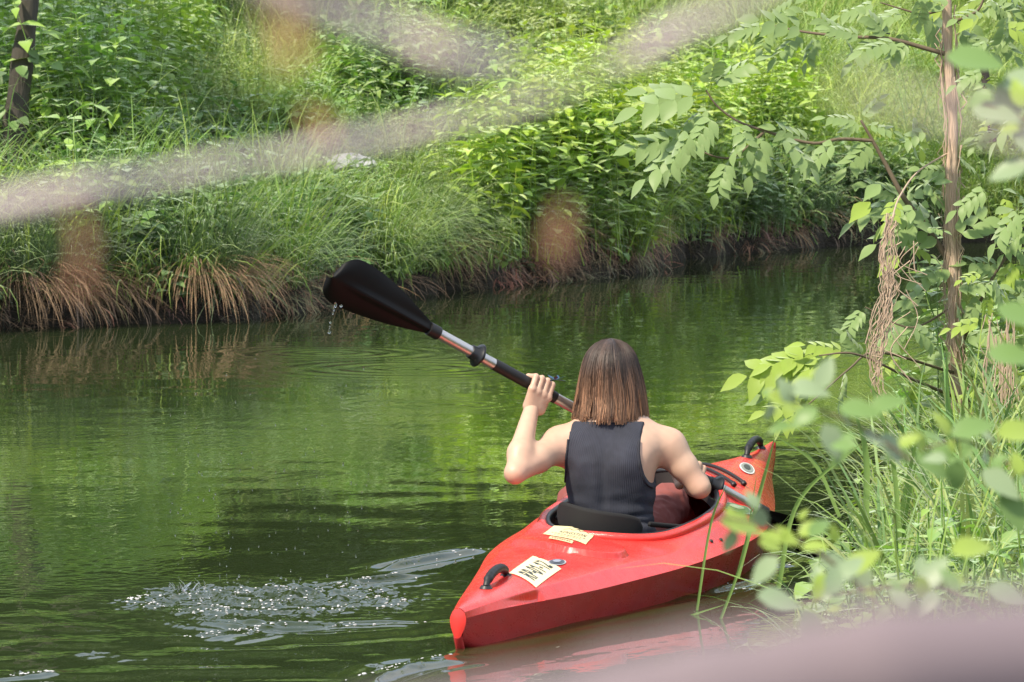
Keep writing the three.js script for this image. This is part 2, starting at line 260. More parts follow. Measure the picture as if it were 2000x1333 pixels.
function waveH(x, d) {
  let h = 0;
  const patch = 0.55 + 0.45 * n2(x * 0.35 + 4, d * 0.16), far = sm(10, 15, d);
  h += 0.00026 * n2(x * 7, d * 9) * patch * (0.6 + 0.4 * far);
  h += 0.00058 * n2(x * 19 + 5, d * 23) * patch * sm(-0.4, 0.5, n2(x * 0.6, d * 0.3 + 9) + 0.2);
  h += 0.00055 * n2(x * 1.6 + 1, d * 2.0);
  h += 0.0003 * n2(x * 42 + 5, d * 45) * patch;
  // swells running out from the stern, lower left
  const ll = sm(13.2, 11.6, d) * sm(0.1, -0.9, x);
  if (ll > 0) h += ll * (0.0022 * Math.sin((d * 1.0 - x * 0.45) * 21 + 2.2 * n2(x * 0.9, d * 0.7)) + 0.0007 * Math.sin((d + x * 0.3) * 37 + 2 * n2(x * 1.3, d)));
  // paddle turbulence
  const rx = (x - splashC.x) / 0.38, rd = (d + splashC.z) / 0.36, e = Math.exp(-Math.pow(rx * rx + rd * rd, 1.5)) * (0.25 + 0.75 * sm(-0.35, 0.35, n2(x * 5 + 3, d * 4) + 0.25));
  if (e > 0.01) { const n = (a, k) => 1 - 2 * Math.abs(n2(x * a + k, d * a)); h += e * (0.009 * n(5.5, 1) + 0.0065 * n(12, 5) + 0.0035 * n(29, 9) + 0.0018 * n2(x * 70, d * 55) - 0.003); }
  // smooth ring round the blade's exit
  { const r = Math.hypot(x - splashC.x, (d + splashC.z) * 0.8); h += 0.0025 * Math.sin((r - 0.42) * 34) * gauss(r, 0.58, 0.2) * sm(0.3, 0.0, (d + splashC.z)); }
  for (const r of ridges) for (let i = 1; i < r.pts.length; i++) {
    const a = r.pts[i - 1], b = r.pts[i], bx = b.x - a.x, bd = -b.z + a.z, L = bx * bx + bd * bd, tt = ((x - a.x) * bx + (d + a.z) * bd) / L;
    if (tt < -0.2 || tt > 1.2) continue; const D = ((x - a.x) * -bd + (d + a.z) * bx) / Math.sqrt(L);
    if (Math.abs(D) < 0.16) { const end = (i === 1 ? sm(-0.2, 0.3, tt) : tt < 0 ? 0 : 1) * (i === r.pts.length - 1 ? sm(1.2, 0.7, tt) : tt >= 1 ? 0 : 1); h += 1.5 * r.h * end * (gauss(D, 0, r.w) - 0.5 * gauss(D, r.w * 1.9, r.w)) * (0.85 + 0.10 * n2(x * 7, d * 5) + 0.05 * n2(x * 50, d * 36)); }
  }
  // rings from drips and blade, centre left
  for (const [cx, cd, A, k, s] of RINGS) { const r = Math.hypot(x - cx, d - cd); if (r < s * 2.6) h += A * Math.sin(r * k) * Math.exp(-((r / s) ** 2)); }
  // bow wave along the hull
  { const dx = x - KS.x, dz = -d - KS.z, u = dx * KF.x + dz * KF.z, v = dx * KR.x + dz * KR.z, g = Math.abs(v) - kW(clamp(u / KL)) * 0.84; if (u > -0.6 && u < KL + 0.3 && g < 0.5) h += 0.0025 * Math.sin(g * 55 - u * 9) * Math.exp(-Math.max(g, 0) * 7) * sm(-0.6, 0.1, u) * sm(KL + 0.3, KL - 0.2, u); }
  return h;
}
const RINGS = [[640, 690, 0.0022, 46, 0.5], [800, 720, 0.0018, 40, 0.6], [870, 790, 0.0010, 60, 0.35], [1640, 1080, 0.004, 40, 0.5], [1010, 705, 0.0010, 60, 0.3]].map(([a, b, ...r]) => { const p = onWater(a, b); return [p.x, -p.z, ...r]; });
{
  const xs = [], ds = [];
  for (const v of [-30, -20, -14, -10, -8, -6.5, -5.4, -4.8]) xs.push(v);
  for (let x = -4.4; x < 4.4;) { xs.push(x); x += x > -1.05 && x < -0.2 ? 0.006 : Math.abs(x) < 1.5 ? 0.011 : 0.022; } for (const v of [4.6, 5.2, 6, 8, 11, 15, 22, 35]) xs.push(v);
  for (const v of [4, 6, 8, 9, 9.8]) ds.push(v);
  for (let d = 10.3; d < 38;) { ds.push(d); d += d > 11.7 && d < 13.1 ? 0.009 : 0.014 * Math.pow(d / 10.5, 1.45); } for (const v of [38.5, 40, 44, 50, 60, 80]) ds.push(v);
  const n = ds.length, p = new Float32Array(xs.length * n * 3), idx = []; let k = 0;
  const inner = (x) => x > -4.5 && x < 4.5;
  for (const x of xs) for (const d of ds) { p[k++] = x; p[k++] = inner(x) && d > 10 && d < 38 ? waveH(x, d) : 0; p[k++] = -d; }
  for (let i = 1; i < xs.length; i++) for (let j = 1; j < n; j++) {
    const [u, v] = kuv({ x: (xs[i] + xs[i - 1]) / 2, z: -(ds[j] + ds[j - 1]) / 2 }); if (u > 0.1 && u < KL - 0.12 && Math.abs(v) < kW(u / KL) * 0.72) continue;
    const a = (i - 1) * n + j - 1, b = a + 1, c = i * n + j, e = c - 1; idx.push(a, e, c, a, c, b);
  }
  const g = new THREE.BufferGeometry(); g.setAttribute('position', new THREE.BufferAttribute(p, 3)); g.setIndex(idx); g.computeVertexNormals();
  const m = new THREE.MeshPhysicalMaterial({ color: new THREE.Color().setRGB(0.022, 0.034, 0.012), roughness: 0.02, ior: 1.333, side: THREE.DoubleSide });
  top('water', g, m, 'calm dark green stream water with paddle wake', 'water', null, 'structure');
}

// ------------------------------------------------------------------ kayak
{
  const kay = base('kayak', KS, 'red plastic kayak carrying the paddler along the stream', 'kayak'); kay.rotation.order = 'YXZ'; kay.rotation.y = -KA; kay.rotation.z = -0.045;
  const scuff = gridTex(512, tile((u, v) => 0.5 + 0.3 * n2(u * 90, v * 90) + 0.15 * n2(u * 30, v * 120)));
  const scuffR = gridTex(512, tile((u, v) => 0.46 + 0.12 * n2(u * 7, v * 7) + 0.14 * n2(u * 40, v * 60)));
  scuff.repeat.set(3, 3); scuffR.repeat.set(2, 2);
  const wearC = gridTex(512, tile((u, v) => 0.5 + 0.5 * n2(u * 30, v * 34))); wearC.repeat.set(2, 2);
  const worn = gridTex(1024, (u, v) => { const g = 0.30 + 0.05 * n2(u * 5, v * 5) + 0.05 * n2(u * 23, v * 23) + 0.07 * Math.max(0, n2(u * 90, v * 90)); let sc = 0; for (let k = 0; k < 5; k++) { const a = 0.25 + k * 1.1, c = Math.cos(a), q = Math.sin(a), w = u * c + v * q, l = -u * q + v * c, m = n2(w * 150 + k * 31, l * 5 + k * 7); if (m > 0.90 - 0.04 * n2(u * 3, v * 3)) sc = Math.max(sc, 0.5); } const d = 0.92 + 0.06 * n2(u * 8 + 9, v * 8); return [d, clamp(g + sc * 0.5), clamp(g + sc * 0.5)]; });
  worn.repeat.set(1.1, 1.1);
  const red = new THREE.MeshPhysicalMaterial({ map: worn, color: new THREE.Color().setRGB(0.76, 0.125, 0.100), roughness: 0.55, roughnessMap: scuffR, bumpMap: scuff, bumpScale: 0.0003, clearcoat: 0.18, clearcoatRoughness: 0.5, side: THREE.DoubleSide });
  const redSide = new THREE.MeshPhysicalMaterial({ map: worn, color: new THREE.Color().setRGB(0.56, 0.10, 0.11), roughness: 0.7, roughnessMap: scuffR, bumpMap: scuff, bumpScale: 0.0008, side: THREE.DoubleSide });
  const black = new THREE.MeshStandardMaterial({ color: 0x141416, roughness: 0.5 }), rubber = new THREE.MeshStandardMaterial({ color: 0x1c1c20, roughness: 0.42 }), foam = new THREE.MeshStandardMaterial({ color: 0x0c0c0e, roughness: 0.85 });
  const NT = 620;
  function grid(rows, cols, fn, keep) { const p = [], uv = [], idx = []; for (let i = 0; i <= rows; i++) for (let j = 0; j <= cols; j++) { const [P, a, b] = fn(i / rows, j / cols); p.push(P.x, P.y, P.z); uv.push(a, b); } for (let i = 0; i < rows; i++) for (let j = 0; j < cols; j++) { if (keep && !keep(i, j)) continue; const a = i * (cols + 1) + j, b = a + 1, c = b + cols + 1, d = c - 1; idx.push(a, b, c, a, c, d); } const g = new THREE.BufferGeometry(); g.setAttribute('position', new THREE.Float32BufferAttribute(p, 3)); g.setAttribute('uv', new THREE.Float32BufferAttribute(uv, 2)); g.setIndex(idx); g.computeVertexNormals(); return g; }
  // lower hull
  part(kay, 'hull', grid(NT, 48, (t, c) => {
    const a = Math.abs(c * 2 - 1), s = Math.sign(c * 2 - 1), w = kW(t), k = kKeel(t), hs = kSeam(t); let v, h;
    if (a < 0.45) { const q = a / 0.45; v = w * 0.76 * Math.sin(q * 1.35) / Math.sin(1.35); h = k + (Math.max(0.028, 0.35 * (hs - k) * 0.5)) * q * q * 0.8; } else { const q = (a - 0.45) / 0.55; v = lerp(w * 0.76, w, Math.pow(q, 0.8)); h = lerp(k + Math.max(0.028, 0.35 * (hs - k) * 0.5) * 0.8, hs, q); }
    return [kp(t * KL, s * v, h), t * KL, c * 0.8];
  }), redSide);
  // deck with the cockpit cut out
  const jv = (c) => { const a = Math.abs(c * 2 - 1), s = Math.sign(c * 2 - 1); return s * (a < 0.72 ? a / 0.72 * 0.8 : 0.8 + (a - 0.72) / 0.28 * 0.2); };
  const dc = 120, ins = (i, j) => { const t = i / NT; return ckE(t * KL, jv(j / dc) * kW(t)) < 1; };
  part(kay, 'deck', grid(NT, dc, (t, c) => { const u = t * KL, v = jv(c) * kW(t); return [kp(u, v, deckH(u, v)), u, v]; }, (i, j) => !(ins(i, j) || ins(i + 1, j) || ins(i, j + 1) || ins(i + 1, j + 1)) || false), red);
  // stern cap
  { const mb = new MB(), c = mb.vert(kp(-0.012, 0, 0.06)); const ring = []; const w = kW(0), k = kKeel(0), hs = kSeam(0), hc = kCrown(0);
    for (const [v, h] of [[0, k], [w * 0.45, k + 0.01], [w * 0.85, k + 0.03], [w, hs * 0.85], [w, hs], [w * 0.75, hs + 0.014], [w * 0.4, hc - 0.003], [0, hc], [-w * 0.4, hc - 0.003], [-w * 0.75, hs + 0.014], [-w, hs], [-w, hs * 0.85], [-w * 0.85, k + 0.03], [-w * 0.45, k + 0.01]]) ring.push(mb.vert(kp(-0.004, v * 1.12, h)));
    for (let i = 0; i < ring.length; i++) mb.tri(c, ring[i], ring[(i + 1) % ring.length]);
    part(kay, 'stern_cap', mb.geo(), red);
    const sk = new MB(); sk.tube([kp(0.0, 0, 0.03), kp(0.03, 0, -0.01), kp(0.10, 0, -0.05), kp(0.25, 0, -0.09)], 0.011, 8); part(kay, 'keel_strip', sk.geo(), redSide); }
  // bow stem
  { const mb = new MB(); mb.tube([kp(KL, 0, 0.248), kp(KL, 0, 0.2), kp(KL - 0.05, 0, 0.11), kp(KL - 0.2, 0, 0.02), kp(KL - 0.4, 0, -0.05)], 0.010, 8); part(kay, 'bow_stem', mb.geo(), redSide); }
  // coaming: red ridge, black lip and inner wall
  const rimPts = (k, dh) => { const o = []; for (let i = 0; i < 120; i++) { const g = i / 120 * Math.PI * 2, cu = Math.cos(g), sv = Math.sin(g); let lo = 0, hi = 1; for (let q = 0; q < 24; q++) { const m = (lo + hi) / 2; ckE(CK.u + CK.a * 1.3 * cu * m, CK.w * 1.5 * sv * m) < k ? lo = m : hi = m; } const u = CK.u + CK.a * 1.3 * cu * lo, v = CK.w * 1.5 * sv * lo; o.push(kp(u, v, deckH(u, v, false) + lerp(0.012, 0.004, sm(-0.15, -0.4, u - CK.u)) + dh)); } return o; };
  const closedTube = (pts, r) => new THREE.TubeGeometry(new THREE.CatmullRomCurve3(pts, true), 240, r, 10, true);
  part(kay, 'coaming', closedTube(rimPts(1.0, 0.002), 0.0135), red);
  part(kay, 'coaming_lip', closedTube(rimPts(0.88, 0.004), 0.0072), rubber);
  { const a = rimPts(0.86, 0.006), b = rimPts(0.8, -0.05), mb = new MB(); a.forEach((p, i) => { mb.vert(p); mb.vert(b[i]); }); for (let i = 0; i < a.length; i++) { const j = (i + 1) % a.length; mb.quad(i * 2, i * 2 + 1, j * 2 + 1, j * 2); } const m = new THREE.MeshStandardMaterial({ color: 0x16090a, roughness: 0.7, side: THREE.DoubleSide }); part(kay, 'coaming_wall', mb.geo(), m); }
  // seat pan and padded back band
  { const sh = new THREE.Shape(); sh.absellipse(0, 0, 0.19, 0.2, 0, Math.PI * 2); const g = new THREE.ExtrudeGeometry(sh, { depth: 0.03, bevelEnabled: true, bevelSize: 0.015, bevelThickness: 0.012, bevelSegments: 3 }); g.rotateX(-Math.PI / 2); g.translate(0, -0.085, -1.42); part(kay, 'seat', g, foam); }
  { const mb = new MB(), N = 30; const rows = [];
    for (let i = 0; i <= N; i++) { const k = i / N * 2 - 1, v = k * 0.118 - 0.02, u0 = 1.232 + 0.07 * k * k, end = Math.sqrt(Math.max(0, 1 - Math.pow(Math.abs(k), 8))), r = []; const hc = 0.184 - 0.014 * k; for (let j = 0; j < 12; j++) { const g = j / 12 * Math.PI * 2, c = Math.cos(g), s = Math.sin(g); r.push(mb.vert(kp(u0 + Math.sign(c) * Math.pow(Math.abs(c), 0.5) * 0.013 * (0.3 + 0.7 * end), v, hc + Math.sign(s) * Math.pow(Math.abs(s), 0.4) * 0.037 * (0.25 + 0.75 * end)))); } rows.push(r); }
    for (let i = 0; i < N; i++) for (let j = 0; j < 12; j++) mb.quad(rows[i][j], rows[i][(j + 1) % 12], rows[i + 1][(j + 1) % 12], rows[i + 1][j]);
    for (const r of [rows[0], rows[N]]) for (let j = 1; j < 11; j++) mb.tri(r[0], r[j], r[j + 1]);
    foam.side = THREE.DoubleSide; part(kay, 'back_band', mb.geo(), foam);
    for (const s of [-1, 1]) { const st = new MB(); st.tube([kp(1.30, s * 0.118, 0.185), kp(1.42, s * 0.17, 0.17), kp(1.55, s * 0.2, 0.17)], 0.007, 6); part(kay, 'back_band_strap', st.geo(), foam); } }
  // carrying handles
  const handle = (a, b, lift, name) => { const P = (k) => { const u = lerp(a[0], b[0], k), v = lerp(a[1], b[1], k); return kp(u, v, deckH(u, v)); }; const pts = [P(0).add(V(0, 0.003, 0)), P(0.05).add(V(0, lift * 0.55, 0)), P(0.3).add(V(0, lift, 0)), P(0.7).add(V(0, lift, 0)), P(0.95).add(V(0, lift * 0.5, 0)), P(1).add(V(0, 0.003, 0))];
    const mb = new MB(), c = smoothLine(pts, 40); mb.tube(c, (t) => 0.0085 + (t > 0.22 && t < 0.78 ? 0.003 + 0.0007 * Math.sin(t * 160) : 0), 10); const h = part(kay, name, mb.geo(), black);
    for (const k of [0, 1]) { const g = new THREE.CylinderGeometry(0.012, 0.017, 0.007, 14); const q = P(k); g.translate(q.x, q.y + 0.003, q.z); part(h, 'handle_foot', g, rubber); } };
  handle(deckHit(945, 1150), deckHit(984, 1126), 0.027, 'handle');
  handle(deckHit(1452, 893), deckHit(1479, 876), 0.036, 'handle');
  // stickers lying on the deck
  const patch = (c, map, m, name, N = 14) => { // c: four (u, v) corners, top left, top right, bottom right, bottom left of the print
    const g = grid(N, N, (b, a) => { const u = lerp(lerp(c[0][0], c[1][0], a), lerp(c[3][0], c[2][0], a), b), v = lerp(lerp(c[0][1], c[1][1], a), lerp(c[3][1], c[2][1], a), b); return [kp(u, v, deckH(u, v) + 0.0022), a, 1 - b]; }); return part(kay, name, g, m); };
  const canvasMat = (w, h, draw) => { const cv = document.createElement('canvas'); cv.width = w; cv.height = h; draw(cv.getContext('2d'), w, h); const t = new THREE.CanvasTexture(cv); t.colorSpace = THREE.SRGBColorSpace; return new THREE.MeshStandardMaterial({ map: t, roughness: 0.4, side: THREE.DoubleSide }); };
  const plateM = canvasMat(512, 256, (x, w, h) => { x.fillStyle = '#e8dbb0'; x.fillRect(0, 0, w, h); x.fillStyle = '#22302c'; x.textAlign = 'center'; x.textBaseline = 'middle'; x.save(); x.translate(w / 2, h / 2 + 8); x.scale(0.92, 1.9); x.font = 'bold 108px sans-serif'; x.fillText('RP-01-12', 0, 0); x.lineWidth = 5; x.strokeStyle = '#22302c'; x.strokeText('RP-01-12', 0, 0); x.restore(); });
  patch([[989, 1123], [1036, 1089], [1092, 1111], [1043, 1148]].map(([a, b]) => deckHit(a, b)), 0, plateM, 'number_sticker').userData.label = 'cream sticker with a dark registration number';
  const logoM = canvasMat(512, 256, (x, w, h) => { x.fillStyle = '#e4d5a4'; x.fillRect(0, 0, w, h); x.strokeStyle = '#4d4540'; x.lineWidth = 9; x.beginPath(); x.moveTo(150, 70); x.lineTo(210, 38); x.lineTo(262, 58); x.lineTo(310, 34); x.lineTo(350, 66); x.stroke(); x.strokeStyle = '#c05a58'; x.beginPath(); x.moveTo(350, 66); x.quadraticCurveTo(400, 30, 450, 74); x.stroke(); x.fillStyle = '#3b3a44'; x.font = 'italic bold 62px sans-serif'; x.textAlign = 'center'; x.fillText('KINGSTON', 285, 138); x.fillStyle = '#5a5650'; for (let i = 0; i < 11; i++) x.fillRect(60 + i * 37, 160, 22 + (i * 7) % 9, 16); for (let i = 0; i < 9; i++) x.fillRect(110 + i * 36, 196, 18 + (i * 5) % 11, 14); });
  patch([[1076, 1033], [1161, 1047], [1139, 1064], [1055, 1049]].map(([a, b]) => deckHit(a, b)), 0, logoM, 'logo_sticker').userData.label = 'cream rectangular sticker with small dark print';
  const stripM = canvasMat(256, 64, (x, w, h) => { x.fillStyle = '#eec79c'; x.fillRect(0, 0, w, h); x.fillStyle = '#7d5540'; for (let i = 0; i < 8; i++) x.fillRect(30 + i * 26, 20, 15 + (i * 5) % 8, 22); });
  patch([[1069, 1052], [1115, 1058], [1112, 1063], [1066, 1056]].map(([a, b]) => deckHit(a, b)), 0, stripM, 'strip_sticker', 6);
  // oval emblems
  const oval = (px, py, ru, rv, turn, name, cols) => { const [cu, cvv] = deckHit(px, py); const mk = (k, lift, col, nm, r0) => { const mb = new MB(), c = mb.vert(kp(cu, cvv, deckH(cu, cvv) + lift)); const ring = []; for (let i = 0; i < 28; i++) { const g = i / 28 * Math.PI * 2, a = Math.cos(g) * ru * k, b = Math.sin(g) * rv * k, u = cu + a * Math.cos(turn) - b * Math.sin(turn), v = cvv + a * Math.sin(turn) + b * Math.cos(turn); ring.push(mb.vert(kp(u, v, deckH(u, v) + lift))); } for (let i = 0; i < 28; i++) mb.tri(c, ring[i], ring[(i + 1) % 28]); const m = new THREE.MeshStandardMaterial({ color: col, roughness: 0.6, side: THREE.DoubleSide }); return part(nm, r0, mb.geo(), m); };
    const o = mk(1, 0.0028, cols[0], kay, name); mk(0.82, 0.0046, cols[1], o, 'emblem_field'); mk(0.45, 0.0062, cols[2], o, 'emblem_mark'); };
  oval(1083, 1099, 0.045, 0.021, 0, 'emblem', [0xa8acb0, 0x4a505c, 0x8a90a0]);
  oval(1453, 914, 0.10, 0.022, -0.2, 'emblem', [0xe8e8e4, 0x8a9088, 0x3c403c]);
  oval(1434, 987, 0.11, 0.018, 0.15, 'emblem', [0xaab8a0, 0x5d7a55, 0x9fb090]);
  // deck cords on the foredeck
  for (const [a, b] of [[[1362, 913], [1445, 944]], [[1352, 917], [1425, 946]]]) { const A = deckHit(...a), B = deckHit(...b), pts = []; for (let k = 0; k <= 16; k++) { const u = lerp(A[0], B[0], k / 16), v = lerp(A[1], B[1], k / 16); pts.push(kp(u, v, deckH(u, v) + 0.009)); } const mb = new MB(); mb.tube(pts, 0.0055, 7); const c = part(kay, 'deck_cord', mb.geo(), black); const e = new MB(); e.tube([pts[16], pts[16].clone().add(V(0.006, -0.006, 0.006))], 0.008, 8); part(c, 'cord_end', e.geo(), rubber); }
  // red safety line lying along the left foredeck edge
  { const pts = []; for (const [u, v] of [[2.1, -0.2], [2.4, -0.175], [2.7, -0.12], [2.95, -0.05]]) pts.push(kp(u, v, deckH(u, v) + 0.012)); const mb = new MB(); mb.tube(smoothLine(pts, 30), 0.004, 6); part(kay, 'safety_line', mb.geo(), new THREE.MeshStandardMaterial({ color: 0xa03a20, roughness: 0.8 })); }
  // fittings: small screws round the rear deck
  for (const [px, py] of [[1392, 914], [1404, 1047], [1385, 1050]]) { const [u, v] = deckHit(px, py); const g = new THREE.SphereGeometry(0.006, 10, 6); const P = kp(u, v, deckH(u, v)); g.translate(P.x, P.y, P.z); part(kay, 'screw', g, black); }
}

// ------------------------------------------------------------------ paddle
const PA = at(1049, 758, 12.96), PB = at(1346, 921.3, 13.205), PD = PB.clone().sub(PA), PLEN = PD.length(); PD.normalize();
const pad = (k) => PA.clone().addScaledVector(PD, k * PLEN);
const kFor = (px) => { let a = -3, b = 4; for (let i = 0; i < 50; i++) { const m = (a + b) / 2; pix(pad(m))[0] < px ? a = m : b = m; } return a; };
{
  const alu = new THREE.MeshStandardMaterial({ color: 0xb9b6b4, metalness: 0.85, roughness: 0.34 }), blk = new THREE.MeshStandardMaterial({ color: 0x0d0d0f, roughness: 0.55 }), bladeM = new THREE.MeshPhysicalMaterial({ color: 0x050506, roughness: 0.6, specularIntensity: 0.5, side: THREE.DoubleSide });
  const O = pad(0.5), loc = (p) => p.clone().sub(O);
  const g = base('kayak_paddle', O, 'double-bladed paddle with silver shaft and black blades in her hands', 'paddle');
  const cyl = (a, b, r, m, name) => { const A = loc(pad(a)), B = loc(pad(b)); const c = new THREE.CylinderGeometry(r, r, A.distanceTo(B), 24, 1); c.applyQuaternion(new THREE.Quaternion().setFromUnitVectors(V(0, 1, 0), PD)); c.translate((A.x + B.x) / 2, (A.y + B.y) / 2, (A.z + B.z) / 2); return part(g, name, c, m); };
  const kL = kFor(856), kTipL = kFor(637), kR = kFor(1478), kTipR = kFor(1665);
  cyl(kL - 0.05, kR + 0.05, 0.0148, alu, 'shaft');
  cyl(kFor(964), kFor(1084), 0.0162, blk, 'grip'); cyl(kFor(1280), kFor(1392), 0.0162, blk, 'grip');
  cyl(kL - 0.06, kL, 0.0185, blk, 'blade_socket'); cyl(kR, kR + 0.06, 0.0185, blk, 'blade_socket');
  for (const k of [kFor(930), kFor(1396)]) { const mb = new MB(), q = new THREE.Quaternion().setFromUnitVectors(V(0, 1, 0), PD), prof = [[0.0148, -0.02], [0.019, -0.02], [0.020, -0.006], [0.031, 0.003], [0.0335, 0.008], [0.030, 0.009], [0.019, 0.002], [0.019, 0.018], [0.0148, 0.018]]; const lg = new THREE.LatheGeometry(prof.map(([a, b]) => new THREE.Vector2(a, b)), 28); lg.applyQuaternion(q); const P = loc(pad(k)); lg.translate(P.x, P.y, P.z); const m = new THREE.MeshStandardMaterial({ color: 0x0e0e10, roughness: 0.35, side: THREE.DoubleSide }); part(g, 'drip_ring', lg, m); }
  const half = curveTable([[0, 0.017], [0.06, 0.021], [0.2, 0.040], [0.4, 0.066], [0.6, 0.083], [0.78, 0.090], [0.88, 0.086], [0.95, 0.068], [0.985, 0.042], [1, 0.012]]);
  const makeBlade = (k0, k1, turn, flip, name) => {
    const A = loc(pad(k0)), B = loc(pad(k1)), ax = B.clone().sub(A), L = ax.length(); ax.normalize();
    const up = V(0, 1, 0).addScaledVector(ax, -ax.y).normalize(), sd = V().crossVectors(ax, up).normalize();
    const w = up.clone().multiplyScalar(Math.cos(turn)).addScaledVector(sd, Math.sin(turn)), n = V().crossVectors(ax, w).normalize();
    const N = 48, C = 20, p = [], idx = [];
    for (let side = 0; side < 2; side++) for (let i = 0; i <= N; i++) for (let j = 0; j <= C; j++) {
      const t = i / N, c = j / C * 2 - 1, hw = half(t), tip = t * (1 - 0.035 * sm(0.5, 1, t) * (c + 1) * flip * 0.5);
      const bow = -0.035 * (t * t) + 0.018 * c * c * sm(0.1, 0.6, t), rib = 0.010 * Math.exp(-((c * hw / 0.011) ** 2)) * sm(1, 0.6, t), th = 0.0022 * (1 - Math.pow(Math.abs(c), 6));
      const q = A.clone().addScaledVector(ax, L * tip).addScaledVector(w, c * hw * 0.78 * (1 + 0.06 * flip * c)).addScaledVector(n, (bow + (side ? -rib - th : th + rib)));
      p.push(q.x, q.y, q.z);
    }
    const S = (N + 1) * (C + 1); for (let s = 0; s < 2; s++) for (let i = 0; i < N; i++) for (let j = 0; j < C; j++) { const a = s * S + i * (C + 1) + j, b = a + 1, c = b + C + 1, d = c - 1; s ? idx.push(a, b, c, a, c, d) : idx.push(a, c, b, a, d, c); }
    for (let i = 0; i < N; i++) for (const j of [0, C]) { const a = i * (C + 1) + j, d = a + C + 1; idx.push(a, d, S + d, a, S + d, S + a); }
    const ge = new THREE.BufferGeometry(); ge.setAttribute('position', new THREE.Float32BufferAttribute(p, 3)); ge.setIndex(idx); ge.computeVertexNormals(); part(g, name, ge, bladeM);
  };
  makeBlade(kL - 0.02, kTipL, -0.35, 1, 'blade'); makeBlade(kR + 0.02, kTipR, 0.9, 1, 'blade');
}

